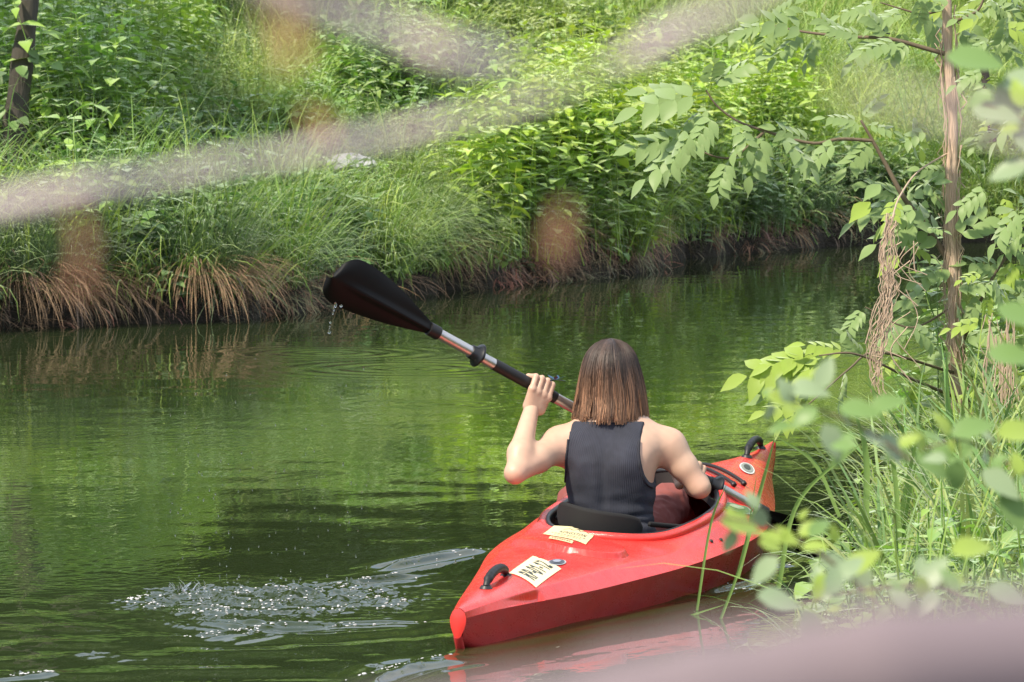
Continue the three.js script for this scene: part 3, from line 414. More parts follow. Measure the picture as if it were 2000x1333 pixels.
// ------------------------------------------------------------------ paddler
{
  const O = V(0.2655, -0.05, -12.93), girl = base('person', O, 'woman seen from behind in a dark sleeveless ribbed top, paddling the kayak', 'person');
  const L = (px, py, d) => at(px, py, d).sub(O);
  const C0 = at(1193, 1000, 12.93);
  const tu = (x, z) => (x + O.x - C0.x) * KR.x + (z + O.z - C0.z) * KR.z, tf = (x, z) => (x + O.x - C0.x) * KF.x + (z + O.z - C0.z) * KF.z; // across and forward
  const TA = curveTable([[-0.06, 0.15], [0.02, 0.155], [0.08, 0.142], [0.14, 0.119], [0.19, 0.109], [0.25, 0.113], [0.32, 0.122], [0.37, 0.126], [0.41, 0.108], [0.44, 0.07], [0.47, 0.05]]);
  const TB = curveTable([[-0.06, 0.11], [0.06, 0.1], [0.14, 0.082], [0.2, 0.078], [0.27, 0.084], [0.33, 0.088], [0.38, 0.078], [0.42, 0.06], [0.45, 0.048]]);
  const TC = curveTable([[-0.06, 0.02], [0.1, 0.0], [0.2, 0.0], [0.3, -0.008], [0.38, 0.004], [0.46, 0.03]]);
  const torso = (x, y, z, off = 0) => { const h = y + O.y, u = tu(x, z) - 0.004 * sm(0.1, 0.4, h), f = tf(x, z) - TC(h), a = TA(h) + off, b = TB(h) + off; let k = (Math.pow(Math.pow(Math.abs(u / a), 2.3) + Math.pow(Math.abs(f / b), 2.3), 1 / 2.3) - 1) * Math.min(a, b) * 0.95;
    k += 0.006 * Math.exp(-((u / 0.014) ** 2)) * (f < 0 ? 1 : 0) * sm(0.43, 0.3, h); // spine furrow
    if (f < 0) k -= 0.007 * Math.exp(-(((Math.abs(u) - 0.065) / 0.03) ** 2) - ((h - 0.345) / 0.045) ** 2); // shoulder blades
    return Math.max(k, h - 0.455, -0.06 - h); };
  const sL = L(1094, 868, 12.93), eL = L(1006, 925, 12.77), wL = L(1039, 796, 12.935), sR = L(1306, 872, 12.95), eR = L(1367, 953, 12.93), wR = L(1347, 933, 13.15);
  const mid = (a, b, t, o) => a.clone().lerp(b, t).add(o || V(0, 0, 0));
  const headC = L(1194, 738, 12.985);
  const caps = [
    [capsule(L(1165, 845, 12.93), sL, 0.045, 0.043), 0.05], [capsule(L(1225, 845, 12.95), sR, 0.045, 0.043), 0.05],
    [capsule(sL, mid(sL, eL, 0.5), 0.043, 0.037), 0.03], [capsule(mid(sL, eL, 0.5), eL, 0.037, 0.0275), 0.014], [capsule(eL, mid(eL, wL, 0.3), 0.0265, 0.0315), 0.014], [capsule(mid(eL, wL, 0.3), wL, 0.0325, 0.0205), 0.02],
    [capsule(sR, mid(sR, eR, 0.5), 0.043, 0.0375), 0.03], [capsule(mid(sR, eR, 0.5), eR, 0.0365, 0.0285), 0.014], [capsule(eR, mid(eR, wR, 0.3), 0.0275, 0.0315), 0.014], [capsule(mid(eR, wR, 0.3), wR, 0.032, 0.0205), 0.02],
    [capsule(L(1195, 850, 12.96), L(1194, 780, 12.975), 0.05, 0.046), 0.05],
    [capsule(L(1150, 838, 12.95), L(1184, 795, 12.96), 0.024, 0.03), 0.05], [capsule(L(1238, 840, 12.955), L(1206, 795, 12.97), 0.024, 0.03), 0.05], // trapezius
  ];
  const body = (x, y, z) => { let d = torso(x, y, z); for (const [c, k] of caps) d = smin(d, c(x, y, z), k); return d; };
  const skin = new THREE.MeshPhysicalMaterial({ color: new THREE.Color().setRGB(0.50, 0.328, 0.238), roughness: 0.5, vertexColors: true });
  const geos = [surfaceNets(body, V(-0.36, 0.0, -0.6), V(0.32, 0.60, 0.27), 0.0075)];
  // head with a face turned along the kayak
  const hu = (x, z) => (x - headC.x) * KR.x + (z - headC.z) * KR.z, hf = (x, z) => (x - headC.x) * KF.x + (z - headC.z) * KF.z;
  const ell = (u, v, w, a, b, c) => (Math.hypot(u / a, v / b, w / c) - 1) * Math.min(a, b, c);
  const head = (x, y, z) => { const u = hu(x, z), f = hf(x, z), v = y - headC.y; let d = ell(u, v - 0.02, f + 0.005, 0.070, 0.082, 0.088);
    d = smin(d, ell(u, v + 0.05, f - 0.03, 0.052, 0.062, 0.055), 0.04);                                     // jaw
    d = smin(d, Math.hypot(u, v + 0.012, f - 0.088) - 0.012, 0.02); d = smin(d, Math.hypot(u, v + 0.028, f - 0.094) - 0.0105, 0.016); // nose
    d = smin(d, ell(u, v + 0.058, f - 0.083, 0.022, 0.005, 0.008), 0.008); d = smin(d, ell(u, v + 0.069, f - 0.081, 0.02, 0.006, 0.008), 0.008); // lips
    for (const s of [-1, 1]) { d = Math.max(d, -(Math.hypot(u - s * 0.03, v - 0.004, f - 0.093) - 0.016)); d = smin(d, Math.hypot(u - s * 0.03, v - 0.003, f - 0.07) - 0.0125, 0.004); d = smin(d, ell(u - s * 0.072, v + 0.008, f + 0.005, 0.010, 0.03, 0.018), 0.008); d = smin(d, ell(u - s * 0.03, v - 0.024, f - 0.078, 0.02, 0.006, 0.008), 0.01); }
    return d; };
  geos.push(surfaceNets(head, V(headC.x - 0.12, headC.y - 0.14, headC.z - 0.14), V(headC.x + 0.12, headC.y + 0.13, headC.z + 0.13), 0.004));
  // hands: palm, four unequal fingers closed round the shaft, thumb from the palm's side
  function hand(center, wrist, thumbSide, toward) {
    const c = center.clone().sub(O), S = PD, Bv = toward.clone().addScaledVector(S, -toward.dot(S)).normalize(), U = V().crossVectors(Bv, S).normalize(); if (U.y < 0) U.negate();
    const P = (s, u, b) => c.clone().addScaledVector(S, s).addScaledVector(U, u).addScaledVector(Bv, b);
    const fingers = [], palm = [], f = [-0.029, -0.010, 0.009, 0.027], len = thumbSide > 0 ? [0.88, 1, 1.04, 0.94] : [0.94, 1.04, 1, 0.88];
    f.forEach((s, i) => { const k = len[i], r = 0.0088 * (0.5 + 0.5 * k), mcp = P(s, -0.012, 0.031), pip = P(s + 0.001, 0.027 * k, 0.0175), dip = P(s, 0.02 * k, -0.0185), tip = P(s - 0.001, -0.006, -0.0255);
      fingers.push([[mcp, pip, r * 1.08, r], [pip, dip, r, r * 0.92], [dip, tip, r * 0.92, r * 0.8]]);
      palm.push(capsule(wrist.clone().addScaledVector(S, s * 0.35), mcp, 0.0165, 0.0108)); });
    const th = [P(0.026 * thumbSide, -0.05, 0.024), P(0.036 * thumbSide, -0.03, 0.008), P(0.03 * thumbSide, -0.022, -0.015), P(0.016 * thumbSide, -0.014, -0.024)];
    const fs = fingers.map((ch) => ch.map((q) => capsule(...q))), ts = [capsule(th[0], th[1], 0.014, 0.0115), capsule(th[1], th[2], 0.0110, 0.0095), capsule(th[2], th[3], 0.0095, 0.008)];
    const fn = (x, y, z) => { let p = 1; for (const q of palm) p = smin(p, q(x, y, z), 0.012); p = smin(p, ts[0](x, y, z), 0.014); let t = Math.min(ts[1](x, y, z), ts[2](x, y, z)); p = smin(p, t, 0.006); let g = 1; for (const ch of fs) { let d = 1; for (const q of ch) d = smin(d, q(x, y, z), 0.004); g = Math.min(g, d); } return smin(p, g, 0.005); };
    const lo = c.clone().min(wrist).subScalar(0.065), hi = c.clone().max(wrist).addScalar(0.065);
    return surfaceNets(fn, lo, hi, 0.0027);
  }
  geos.push(hand(PA, wL, 1, V(0, 0.15, 1)), hand(PB, wR, -1, V(-0.2, 0.35, 1)));
  const g = mergeGeometries(geos);
  { // skin tone: pinker elbows, knuckles and finger tops
    const p = g.attributes.position, c = new Float32Array(p.count * 3), spots = [[eL, 0.05], [eR, 0.05], [PA.clone().sub(O), 0.045], [sL, 0.06]];
    for (let i = 0; i < p.count; i++) { const q = V(p.getX(i), p.getY(i), p.getZ(i)); let k = 0.08 * n3(q.x * 14, q.y * 14, q.z * 14); for (const [s, r] of spots) k += 0.22 * Math.exp(-((q.distanceTo(s) / r) ** 2)); k = clamp(k, -0.2, 0.5); const f = 1 + 0.05 * n3(q.x * 40, q.y * 40, q.z * 40); c.set([(1 + 0.06 * k) * f, (1 - 0.25 * k) * f, (1 - 0.25 * k) * f], i * 3); }
    g.setAttribute('color', new THREE.BufferAttribute(c, 3));
  }
  part(girl, 'body', g, skin);
  // ribbed sleeveless top
  const cutU = table([[0.2, 0.5], [0.255, 0.13], [0.275, 0.117], [0.3, 0.109], [0.36, 0.099], [0.41, 0.095], [0.45, 0.093]]);
  const topF = (x, y, z) => { const h = y + O.y, u = tu(x, z), f = tf(x, z); let d = smin(torso(x, y, z), Math.min(caps[10][0](x, y, z), Math.min(smin(caps[0][0](x, y, z), caps[11][0](x, y, z), 0.05), smin(caps[1][0](x, y, z), caps[12][0](x, y, z), 0.05))), 0.05) - 0.0055; d += 0.0045 * (1 - 2 * Math.abs(n3(x * 5, y * 20, z * 5))) * sm(0.27, 0.15, h) + 0.0012 * n3(x * 14, y * 22, z * 14); const neck = f < 0.02 ? 0.438 : 0.39; return Math.max(d, Math.abs(u) - cutU(h), h - neck, 0.095 - h + (u > 0.06 ? -0.0 : 0)); };
  { const tg = surfaceNets(topF, V(-0.2, 0.1, -0.22), V(0.2, 0.51, 0.17), 0.006); const p = tg.attributes.position, uv = []; for (let i = 0; i < p.count; i++) uv.push(Math.atan2(tu(p.getX(i), p.getZ(i)), -tf(p.getX(i), p.getZ(i)) + 0.02) * 0.11, p.getY(i)); tg.setAttribute('uv', new THREE.Float32BufferAttribute(uv, 2));
    const rib = gridTex(64, (u) => 0.5 + 0.5 * Math.sin(u * Math.PI * 2 * 8)); rib.repeat.set(1 / 0.034, 1); const fade = gridTex(256, tile((u, v) => { const k = 0.72 + 0.2 * n2(u * 3, v * 3) + 0.08 * n2(u * 16, v * 16); return k; })); fade.repeat.set(3, 2.4);
    part(girl, 'tank_top', tg, new THREE.MeshStandardMaterial({ color: new THREE.Color().setRGB(0.036, 0.040, 0.060), map: fade, roughness: 0.9, bumpMap: rib, bumpScale: 0.0008 })); }
  { // bound edges of the armholes and the neck
    const trim = new THREE.MeshStandardMaterial({ color: new THREE.Color().setRGB(0.02, 0.022, 0.032), roughness: 0.9 });
    for (const s of [-1, 1]) { const pts = []; for (let h = 0.262; h <= 0.395; h += 0.01) { const u = s * cutU(h); let best = null; for (let f = -0.16; f < 0.06; f += 0.0015) { const x = C0.x - O.x + KR.x * u * 0.985 + KF.x * f, z = C0.z - O.z + KR.z * u * 0.985 + KF.z * f; if (topF(x, h - O.y, z) < 0.001) { best = V(x, h - O.y, z); break; } } if (best) pts.push(best); } if (pts.length > 4) { const mb = new MB(); mb.tube(smoothLine(pts, 40), 0.0032, 6); part(girl, 'armhole_binding', mb.geo(), trim); } } }
  // trousers: hips and raised knees
  const hipR = L(1232, 1078, 12.98), kneR = L(1303, 988, 13.33), ankR = L(1345, 1040, 13.68), hipL = L(1150, 1075, 13.0), kneL = L(1130, 985, 13.42), ankL = L(1235, 1040, 13.75);
  const legs = [[hipR, kneR, 0.082, 0.055], [kneR, ankR, 0.052, 0.045], [hipL, kneL, 0.082, 0.055], [kneL, ankL, 0.052, 0.045]].map((q) => capsule(...q));
  const trF = (x, y, z) => { const h = y + O.y; let d = Math.max(torso(x, y, z) - 0.009, h - 0.088); d = Math.max(d, -0.085 - h); for (const q of legs) d = smin(d, q(x, y, z), 0.035); d += 0.0035 * n3(x * 22, y * 30, z * 22); return Math.max(d, -0.075 - h); };
  part(girl, 'trousers', surfaceNets(trF, V(-0.35, -0.06, -0.95), V(0.42, 0.35, 0.2), 0.009), new THREE.MeshStandardMaterial({ color: new THREE.Color().setRGB(0.20, 0.055, 0.048), roughness: 0.95 }));
  // hair: bob to the shoulders, brown turning copper at the ends
  const HX = curveTable([[0, 0.0], [0.006, 0.026], [0.02, 0.047], [0.045, 0.064], [0.08, 0.075], [0.12, 0.084], [0.16, 0.090], [0.2, 0.095], [0.25, 0.098]]);
  const HZ = curveTable([[0, 0.0], [0.006, 0.032], [0.02, 0.058], [0.045, 0.080], [0.08, 0.093], [0.12, 0.096], [0.16, 0.099], [0.2, 0.109], [0.25, 0.118]]);
  const crown = headC.clone().add(V(0, 0.107, 0)), mb = new MB(); crown.addScaledVector(KF, -0.004);
  const hp = (phi, drop, k) => { const x = HX(drop) * k, z = HZ(drop) * k; return crown.clone().add(V(0, -drop, 0)).addScaledVector(KR, Math.sin(phi) * x).addScaledVector(KF, -Math.cos(phi) * z - 0.012 * sm(0.0, 0.1, drop) * 0); };
  const colr = (t, v) => { const k = sm(0.35, 1, t); return [lerp(0.044, 0.235, k) * v, lerp(0.028, 0.128, k) * v, lerp(0.022, 0.072, k) * v]; };
  { const rows = []; for (let i = 0; i <= 26; i++) { const r = []; for (let j = 0; j <= 40; j++) { const phi = (j / 40 * 2 - 1) * 2.05; r.push(mb.vert(hp(phi, 0.206 * Math.pow(i / 26, 1.3), 0.965), colr(i / 26, 0.7))); } rows.push(r); } for (let i = 0; i < 26; i++) for (let j = 0; j < 40; j++) mb.quad(rows[i][j], rows[i][j + 1], rows[i + 1][j + 1], rows[i + 1][j]); }
  for (let s = 0; s < 3000; s++) {
    const clump = Math.floor(rr(0, 130)), cr = (n) => { const q = Math.sin(clump * 127.1 + n * 311.7) * 43758.5453; return q - Math.floor(q); };
    const phc = (cr(1) * 2 - 1) * 2.1, spread = rr(-0.13, 0.13), phi0 = phc, end = 0.212 + 0.018 * (cr(2) - 0.5) + rr(-0.008, 0.008) - 0.010 * Math.abs(phi0) / 2 * 0, k0 = 0.97 + 0.07 * cr(3) + rr(-0.02, 0.022), tint = (0.5 + 0.9 * cr(4)) * rr(0.5, 1.6), w = (cr(5) - 0.5) * 0.22, wig = rr(-0.03, 0.03);
    const pts = []; for (let i = 0; i <= 13; i++) { const t = i / 13, drop = Math.max(0.0006, end * Math.pow(t, 1.45)); const phi = phc + spread * (1 - 0.55 * t * t) + w * t * t + wig * Math.sin(t * 9 + s) - 0.06 * Math.sign(phi0) * t * t * cr(6); const k = lerp(1, k0, sm(0, 0.25, t)) + 0.035 * cr(7) * t * t * t + 0.018 * t * Math.sin(t * 8 + 6.28 * cr(8)); pts.push(hp(phi, drop, k)); }
    mb.tube(pts, (t) => 0.0012 * (1 - 0.5 * t * t), 3, (t) => colr(t, tint * (1 + 0.25 * Math.sin(t * 5 + clump))));
  }
  for (let s = 0; s < 40; s++) { const phi = rr(-1.9, 1.9), pts = []; const o = rr(1.0, 1.1); for (let i = 0; i <= 10; i++) { const t = i / 10; pts.push(hp(phi + 0.1 * Math.sin(t * 4 + s), Math.max(0.001, rr(0.215, 0.235) * 0 + 0.225 * Math.pow(t, 1.4)), 1 + (o - 1) * t + 0.02 * t)); } mb.tube(pts, 0.0004, 3, (t) => colr(t, 1.3)); }
  part(girl, 'hair', mb.geo(), new THREE.MeshPhysicalMaterial({ color: 0xffffff, vertexColors: true, roughness: 0.5, side: THREE.DoubleSide }));
}

// ------------------------------------------------------------------ plants: prototypes
function nettle(h, pairs, leafLen) { const mb = new MB(); const bend = rr(-0.1, 0.1), st = [V(0, 0, 0), V(bend * h * 0.4, h * 0.5, 0.03 * h), V(bend * h, h, 0.05 * h)]; mb.tube(st, (t) => 0.004 * (1 - 0.6 * t), 4);
  for (let i = 0; i < pairs; i++) { const t = 0.25 + 0.75 * (i + 0.6) / pairs, o = st[0].clone().lerp(st[2], t), yaw = i * 1.57 + rr(-0.35, 0.35), l = leafLen * (i === pairs - 1 ? 0.55 : 1 - 0.35 * Math.abs(t - 0.65)) * rr(0.8, 1.2);
    for (const s of [0, Math.PI]) { const a = yaw + s + rr(-0.2, 0.2), d = V(Math.cos(a), rr(-0.25, 0.35) + (t > 0.9 ? 0.5 : 0), Math.sin(a)); mb.leaf(o, d, V(0, 1, 0).addScaledVector(d, rr(-0.3, 0.1)), l, l * rr(0.42, 0.55), { prof: [0.12, 0.85, 1, 0.72, 0.36, 0], curl: rr(0.15, 0.7), fold: rr(0.05, 0.35) }); } } return mb; }
function clump(n, spread, mk) { const all = []; for (let i = 0; i < n; i++) { const g = mk().geo(); g.rotateY(rr(0, 6.28)); g.rotateZ(rr(-0.16, 0.16)); g.translate(rr(-spread, spread), 0, rr(-spread, spread)); all.push(g); } return mergeGeometries(all); }
function froth(h, n) { const mb = new MB(); for (let k = 0; k < n; k++) { const a = rr(0, 6.28), l = h * rr(0.6, 1.1), end = V(Math.cos(a) * l * 0.35, l, Math.sin(a) * l * 0.35); mb.tube([V(0, 0, 0), end.clone().multiplyScalar(0.5).add(V(rr(-0.02, 0.02), 0, rr(-0.02, 0.02))), end], 0.0016, 3); for (let q = 2; q < 9; q++) { const o = end.clone().multiplyScalar(0.25 + q * 0.085); for (let w = 0; w < 5; w++) { const g = rr(0, 6.28), d = V(Math.cos(g), rr(-0.2, 0.7), Math.sin(g)); mb.leaf(o, d, V(0, 1, 0.01), rr(0.014, 0.03), rr(0.006, 0.011), { prof: [0.3, 1, 0], fold: 0, curl: 0.2 }); } } } return mb; }
function tuft(n, len, wid, spread, droop, r = 0.04, lean = 0) { const mb = new MB(); for (let i = 0; i < n; i++) { const a = rr(0, 6.28), R = r * Math.sqrt(rnd()), dir = V(Math.cos(a + rr(-0.5, 0.5)) + lean, 0, Math.sin(a + rr(-0.5, 0.5))).normalize(); mb.blade(V(Math.cos(a) * R, 0, Math.sin(a) * R), dir, Math.PI / 2 - rr(0, spread), len * rr(0.55, 1.1), wid * rr(0.7, 1.2), droop * rr(0.5, 1.3), 6); } return mb; }
function panicle(h) { const mb = new MB(); mb.tube([V(0, 0, 0), V(0.02 * h, h * 0.6, 0), V(0.09 * h, h, 0.02)], 0.0014, 3); for (let i = 0; i < 26; i++) { const t = rr(0.72, 1), o = V(0.02 * h + 0.07 * h * sm(0.6, 1, t), h * t, 0.015 * t), a = rr(0, 6.28); mb.leaf(o.add(V(Math.cos(a) * 0.02, rr(0, 0.02), Math.sin(a) * 0.02)), V(Math.cos(a), 0.6, Math.sin(a)), V(0, 1, 0.1), 0.014, 0.005, { prof: [0.3, 1, 0], fold: 0, curl: 0 }); } return mb; }

const P = {
  nettle: [clump(3, 0.11, () => nettle(rr(0.35, 0.6), 5, 0.115)), clump(3, 0.13, () => nettle(rr(0.3, 0.5), 4, 0.135)), clump(4, 0.13, () => nettle(rr(0.28, 0.5), 5, 0.095))],
  tall: [clump(3, 0.14, () => nettle(rr(0.65, 1.0), 9, 0.12)), clump(3, 0.14, () => nettle(rr(0.5, 0.8), 7, 0.135))],
  low: [clump(5, 0.12, () => nettle(rr(0.10, 0.22), 3, 0.075)), clump(5, 0.12, () => nettle(rr(0.12, 0.25), 3, 0.06))],
  willow: [clump(3, 0.1, () => { const mb = new MB(); const h = rr(0.35, 0.6); mb.tube([V(0, 0, 0), V(0.03, h, 0.02)], 0.003, 4); for (let i = 0; i < 18; i++) { const t = rr(0.25, 1), a = i * 2.4, d = V(Math.cos(a), rr(-0.1, 0.7), Math.sin(a)); mb.leaf(V(0.03 * t, h * t, 0.02 * t), d, V(0, 1, 0.02), rr(0.07, 0.12), rr(0.016, 0.028), { curl: rr(0.2, 0.8) }); } return mb; })],
  froth: [clump(3, 0.09, () => froth(rr(0.25, 0.45), 5)), clump(3, 0.09, () => froth(rr(0.2, 0.4), 5))],
  grass: [tuft(16, 0.7, 0.0095, 0.8, 1.9, 0.10).geo(), tuft(16, 0.62, 0.011, 0.9, 2.4, 0.11, 0.4).geo(), tuft(15, 0.95, 0.008, 0.7, 1.8, 0.10, 0.3).geo()],
  fine: [tuft(24, 0.55, 0.0062, 1.0, 2.4, 0.11, 0.5).geo(), tuft(24, 0.65, 0.0066, 0.9, 2.6, 0.11, 0.7).geo()],
  droop: [tuft(22, 0.62, 0.006, 0.8, 3.0, 0.08, 0.6).geo(), tuft(22, 0.5, 0.006, 0.9, 3.2, 0.08, 0.8).geo()],
  wide: [tuft(12, 0.55, 0.013, 0.5, 1.5, 0.05).geo(), tuft(12, 0.65, 0.012, 0.5, 1.9, 0.05).geo()],
  panicle: [clump(5, 0.1, () => panicle(rr(0.55, 0.85)))],
};
{ // dry grass hanging over the undercut edge
  const hang = (n, len, out) => { const mb = new MB(); for (let i = 0; i < n; i++) { const a = rr(-1.3, 1.3), dir = V(Math.sin(a) * 0.8, 0, Math.cos(a)).normalize(); mb.blade(V(rr(-0.12, 0.12), rr(-0.04, 0.04), rr(-0.04, 0.02)), dir, rr(-0.5, 0.6) * out, len * rr(0.5, 1.15), rr(0.003, 0.0065), rr(1.2, 2.0), 5); } return mb.geo(); };
  P.hang = [hang(30, 0.34, 1), hang(28, 0.27, 1), hang(30, 0.40, 0.6)];
}

// colours (base colours of the leaves themselves)
const jit = (c, a = 0.16) => { const k = 1 + rr(-a, a), h = rr(-a, a) * 0.6; return [c[0] * k * (1 + h), c[1] * k, c[2] * k * (1 - h)]; };
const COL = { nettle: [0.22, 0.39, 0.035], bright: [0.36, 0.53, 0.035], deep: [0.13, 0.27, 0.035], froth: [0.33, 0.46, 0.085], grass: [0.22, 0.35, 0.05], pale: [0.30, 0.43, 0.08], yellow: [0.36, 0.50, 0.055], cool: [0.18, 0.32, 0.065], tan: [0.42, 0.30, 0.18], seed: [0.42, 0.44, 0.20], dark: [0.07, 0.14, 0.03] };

// far bank patches, each one a mass of plants: where it grows (ellipses on the ground as seen), kind, label
const inE = (x, y, e) => ((x - e[0]) / e[2]) ** 2 + ((y - e[1]) / e[3]) ** 2;
const patches = [
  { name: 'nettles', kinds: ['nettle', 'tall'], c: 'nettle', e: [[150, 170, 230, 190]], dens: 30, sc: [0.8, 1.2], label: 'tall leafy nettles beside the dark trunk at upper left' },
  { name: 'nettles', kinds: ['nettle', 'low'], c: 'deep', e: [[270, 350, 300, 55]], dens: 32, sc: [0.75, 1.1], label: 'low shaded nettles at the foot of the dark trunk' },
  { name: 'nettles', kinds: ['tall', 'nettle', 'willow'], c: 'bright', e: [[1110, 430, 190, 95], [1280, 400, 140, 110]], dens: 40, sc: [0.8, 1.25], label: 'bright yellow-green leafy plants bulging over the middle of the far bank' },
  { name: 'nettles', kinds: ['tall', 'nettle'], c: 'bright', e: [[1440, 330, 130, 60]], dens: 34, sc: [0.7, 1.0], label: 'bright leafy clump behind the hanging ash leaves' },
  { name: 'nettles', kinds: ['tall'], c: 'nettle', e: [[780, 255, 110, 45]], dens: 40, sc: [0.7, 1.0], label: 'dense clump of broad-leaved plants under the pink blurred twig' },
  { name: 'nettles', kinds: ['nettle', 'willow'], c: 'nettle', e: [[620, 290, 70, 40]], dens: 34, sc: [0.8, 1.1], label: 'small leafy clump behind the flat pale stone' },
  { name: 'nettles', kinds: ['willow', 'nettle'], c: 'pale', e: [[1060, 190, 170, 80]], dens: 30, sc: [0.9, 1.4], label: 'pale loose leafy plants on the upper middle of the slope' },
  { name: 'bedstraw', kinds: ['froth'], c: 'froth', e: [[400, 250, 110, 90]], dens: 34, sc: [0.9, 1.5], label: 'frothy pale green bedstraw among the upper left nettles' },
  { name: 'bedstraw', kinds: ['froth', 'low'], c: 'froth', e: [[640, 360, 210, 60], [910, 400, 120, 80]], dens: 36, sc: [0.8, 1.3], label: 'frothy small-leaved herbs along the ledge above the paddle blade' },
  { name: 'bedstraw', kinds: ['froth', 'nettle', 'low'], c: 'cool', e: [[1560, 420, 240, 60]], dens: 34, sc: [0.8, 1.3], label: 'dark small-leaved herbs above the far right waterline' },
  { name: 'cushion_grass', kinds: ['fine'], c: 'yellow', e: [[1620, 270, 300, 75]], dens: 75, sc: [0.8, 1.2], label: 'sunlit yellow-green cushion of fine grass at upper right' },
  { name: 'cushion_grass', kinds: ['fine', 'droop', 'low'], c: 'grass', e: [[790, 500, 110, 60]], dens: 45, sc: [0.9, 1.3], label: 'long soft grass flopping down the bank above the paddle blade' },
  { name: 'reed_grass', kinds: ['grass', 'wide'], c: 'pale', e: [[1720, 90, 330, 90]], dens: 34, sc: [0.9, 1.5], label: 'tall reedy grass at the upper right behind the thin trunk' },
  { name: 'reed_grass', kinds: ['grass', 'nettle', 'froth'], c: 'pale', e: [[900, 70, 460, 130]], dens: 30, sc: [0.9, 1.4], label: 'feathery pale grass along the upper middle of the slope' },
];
patches.forEach((p) => p.list = p.kinds.map((k) => P[k].map(() => [])).flat());
patches.forEach((p) => p.geos = p.kinds.map((k) => P[k]).flat());
const rest = { fine: P.fine.map(() => []), grass: P.grass.map(() => []), low: P.low.map(() => []), nettle: P.nettle.map(() => []), panicle: P.panicle.map(() => []) };
{ // plants that lean out over the water on the middle and right of the far bank
  for (let s = 24; s < 44; s += 0.028) { const q = 0.02 + 0.5 * Math.pow(rnd(), 1.4), p = bankPoint(s, q), [px] = pix(p); p.y -= px > 1300 ? rr(0, 0.12) : 0.02; if (px < -100 || px > 1950) continue; const k = px < 940 ? 0.65 * sm(-0.1, 0.4, n2(s * 1.5, 33)) : px < 1340 ? gauss(px, 1010, 60) > 0.4 || gauss(px, 1095, 45) > 0.4 ? 0.25 : 0.9 : 0.45; if (rnd() > k) continue; const pt = patches[px < 940 ? 1 : px < 1340 ? 2 : 9], i = Math.floor(rnd() * pt.list.length); pt.list[i].push({ m: mtx(p, rr(0, 6.28), rr(0.1, 0.7), Math.atan2(-0.9071, 0.4209) + Math.PI + rr(-0.5, 0.5), rr(0.6, 0.95)), c: jit(COL[px < 940 ? (rnd() < 0.5 ? 'deep' : 'nettle') : px < 1340 ? 'bright' : 'nettle'], 0.25) }); } }
const S0 = bankSpan();
function bankSpan() { return [18, 46]; }
for (let k = 0; k < 46000; k++) {
  const s = rr(...S0), q = 0.05 + 12 * Math.pow(rnd(), 1.5), p = bankPoint(s, q), [px, py] = pix(p), d = -p.z; if (px < -260 || px > 2260 || py < -330) continue;
  if (px > 250 && px < 760 && py > 380 && n2(p.x * 2.2 + 9, p.z * 1.3) < -0.15 && rnd() < 0.8) continue;
  if (px < 100 && px > -40 && py > 340 && py < 600 && rnd() < 0.85) continue;
  let taken = false;
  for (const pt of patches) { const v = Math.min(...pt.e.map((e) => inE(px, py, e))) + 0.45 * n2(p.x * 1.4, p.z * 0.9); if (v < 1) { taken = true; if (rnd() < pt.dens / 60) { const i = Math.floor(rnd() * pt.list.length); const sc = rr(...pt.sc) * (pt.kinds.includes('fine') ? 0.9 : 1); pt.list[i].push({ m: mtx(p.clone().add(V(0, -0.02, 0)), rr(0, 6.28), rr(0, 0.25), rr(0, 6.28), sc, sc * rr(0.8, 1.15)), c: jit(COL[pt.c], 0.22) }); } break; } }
  const g = n2(p.x * 0.7 + 30, p.z * 0.5);
  if (!taken || rnd() < 0.22) {
    const near = px < 1000 && q < 3.2, r = near ? 0.42 + 0.58 * rnd() : rnd(), kind = near && !taken ? (r < 0.55 ? 'grass' : r < 0.62 ? 'fine' : r < 0.82 ? 'low' : 'nettle') : taken ? (r < 0.5 ? 'grass' : 'low') : r < 0.30 ? 'fine' : r < 0.60 ? 'grass' : r < 0.78 ? 'low' : g > -0.1 ? 'nettle' : r < 0.81 ? 'panicle' : 'low';
    if (kind === 'nettle' && q < 0.15) continue;
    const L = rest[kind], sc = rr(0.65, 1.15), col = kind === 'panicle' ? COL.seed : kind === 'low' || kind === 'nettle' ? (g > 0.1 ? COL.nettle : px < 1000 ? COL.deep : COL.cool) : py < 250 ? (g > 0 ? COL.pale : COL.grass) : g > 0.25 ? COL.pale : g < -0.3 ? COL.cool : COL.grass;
    L[Math.floor(rnd() * L.length)].push({ m: mtx(p.clone().add(V(0, -0.02, 0)), rr(0, 6.28), rr(0, 0.3), rr(0, 6.28), sc), c: jit(col, 0.2) });
  }
}
for (const pt of patches) { const g = base(pt.name, V(0, 0, 0), pt.label, pt.name === 'nettles' ? 'leafy plants' : pt.name === 'bedstraw' ? 'herbs' : 'grass', null, 'stuff'); pt.list.forEach((l, i) => l.length && copies(g, i % 2 ? 'stems_and_leaves' : 'leaves', pt.geos[i], pt.c === 'grass' || pt.kinds.includes('fine') || pt.kinds.includes('grass') ? M.grass : M.leaf, l)); }
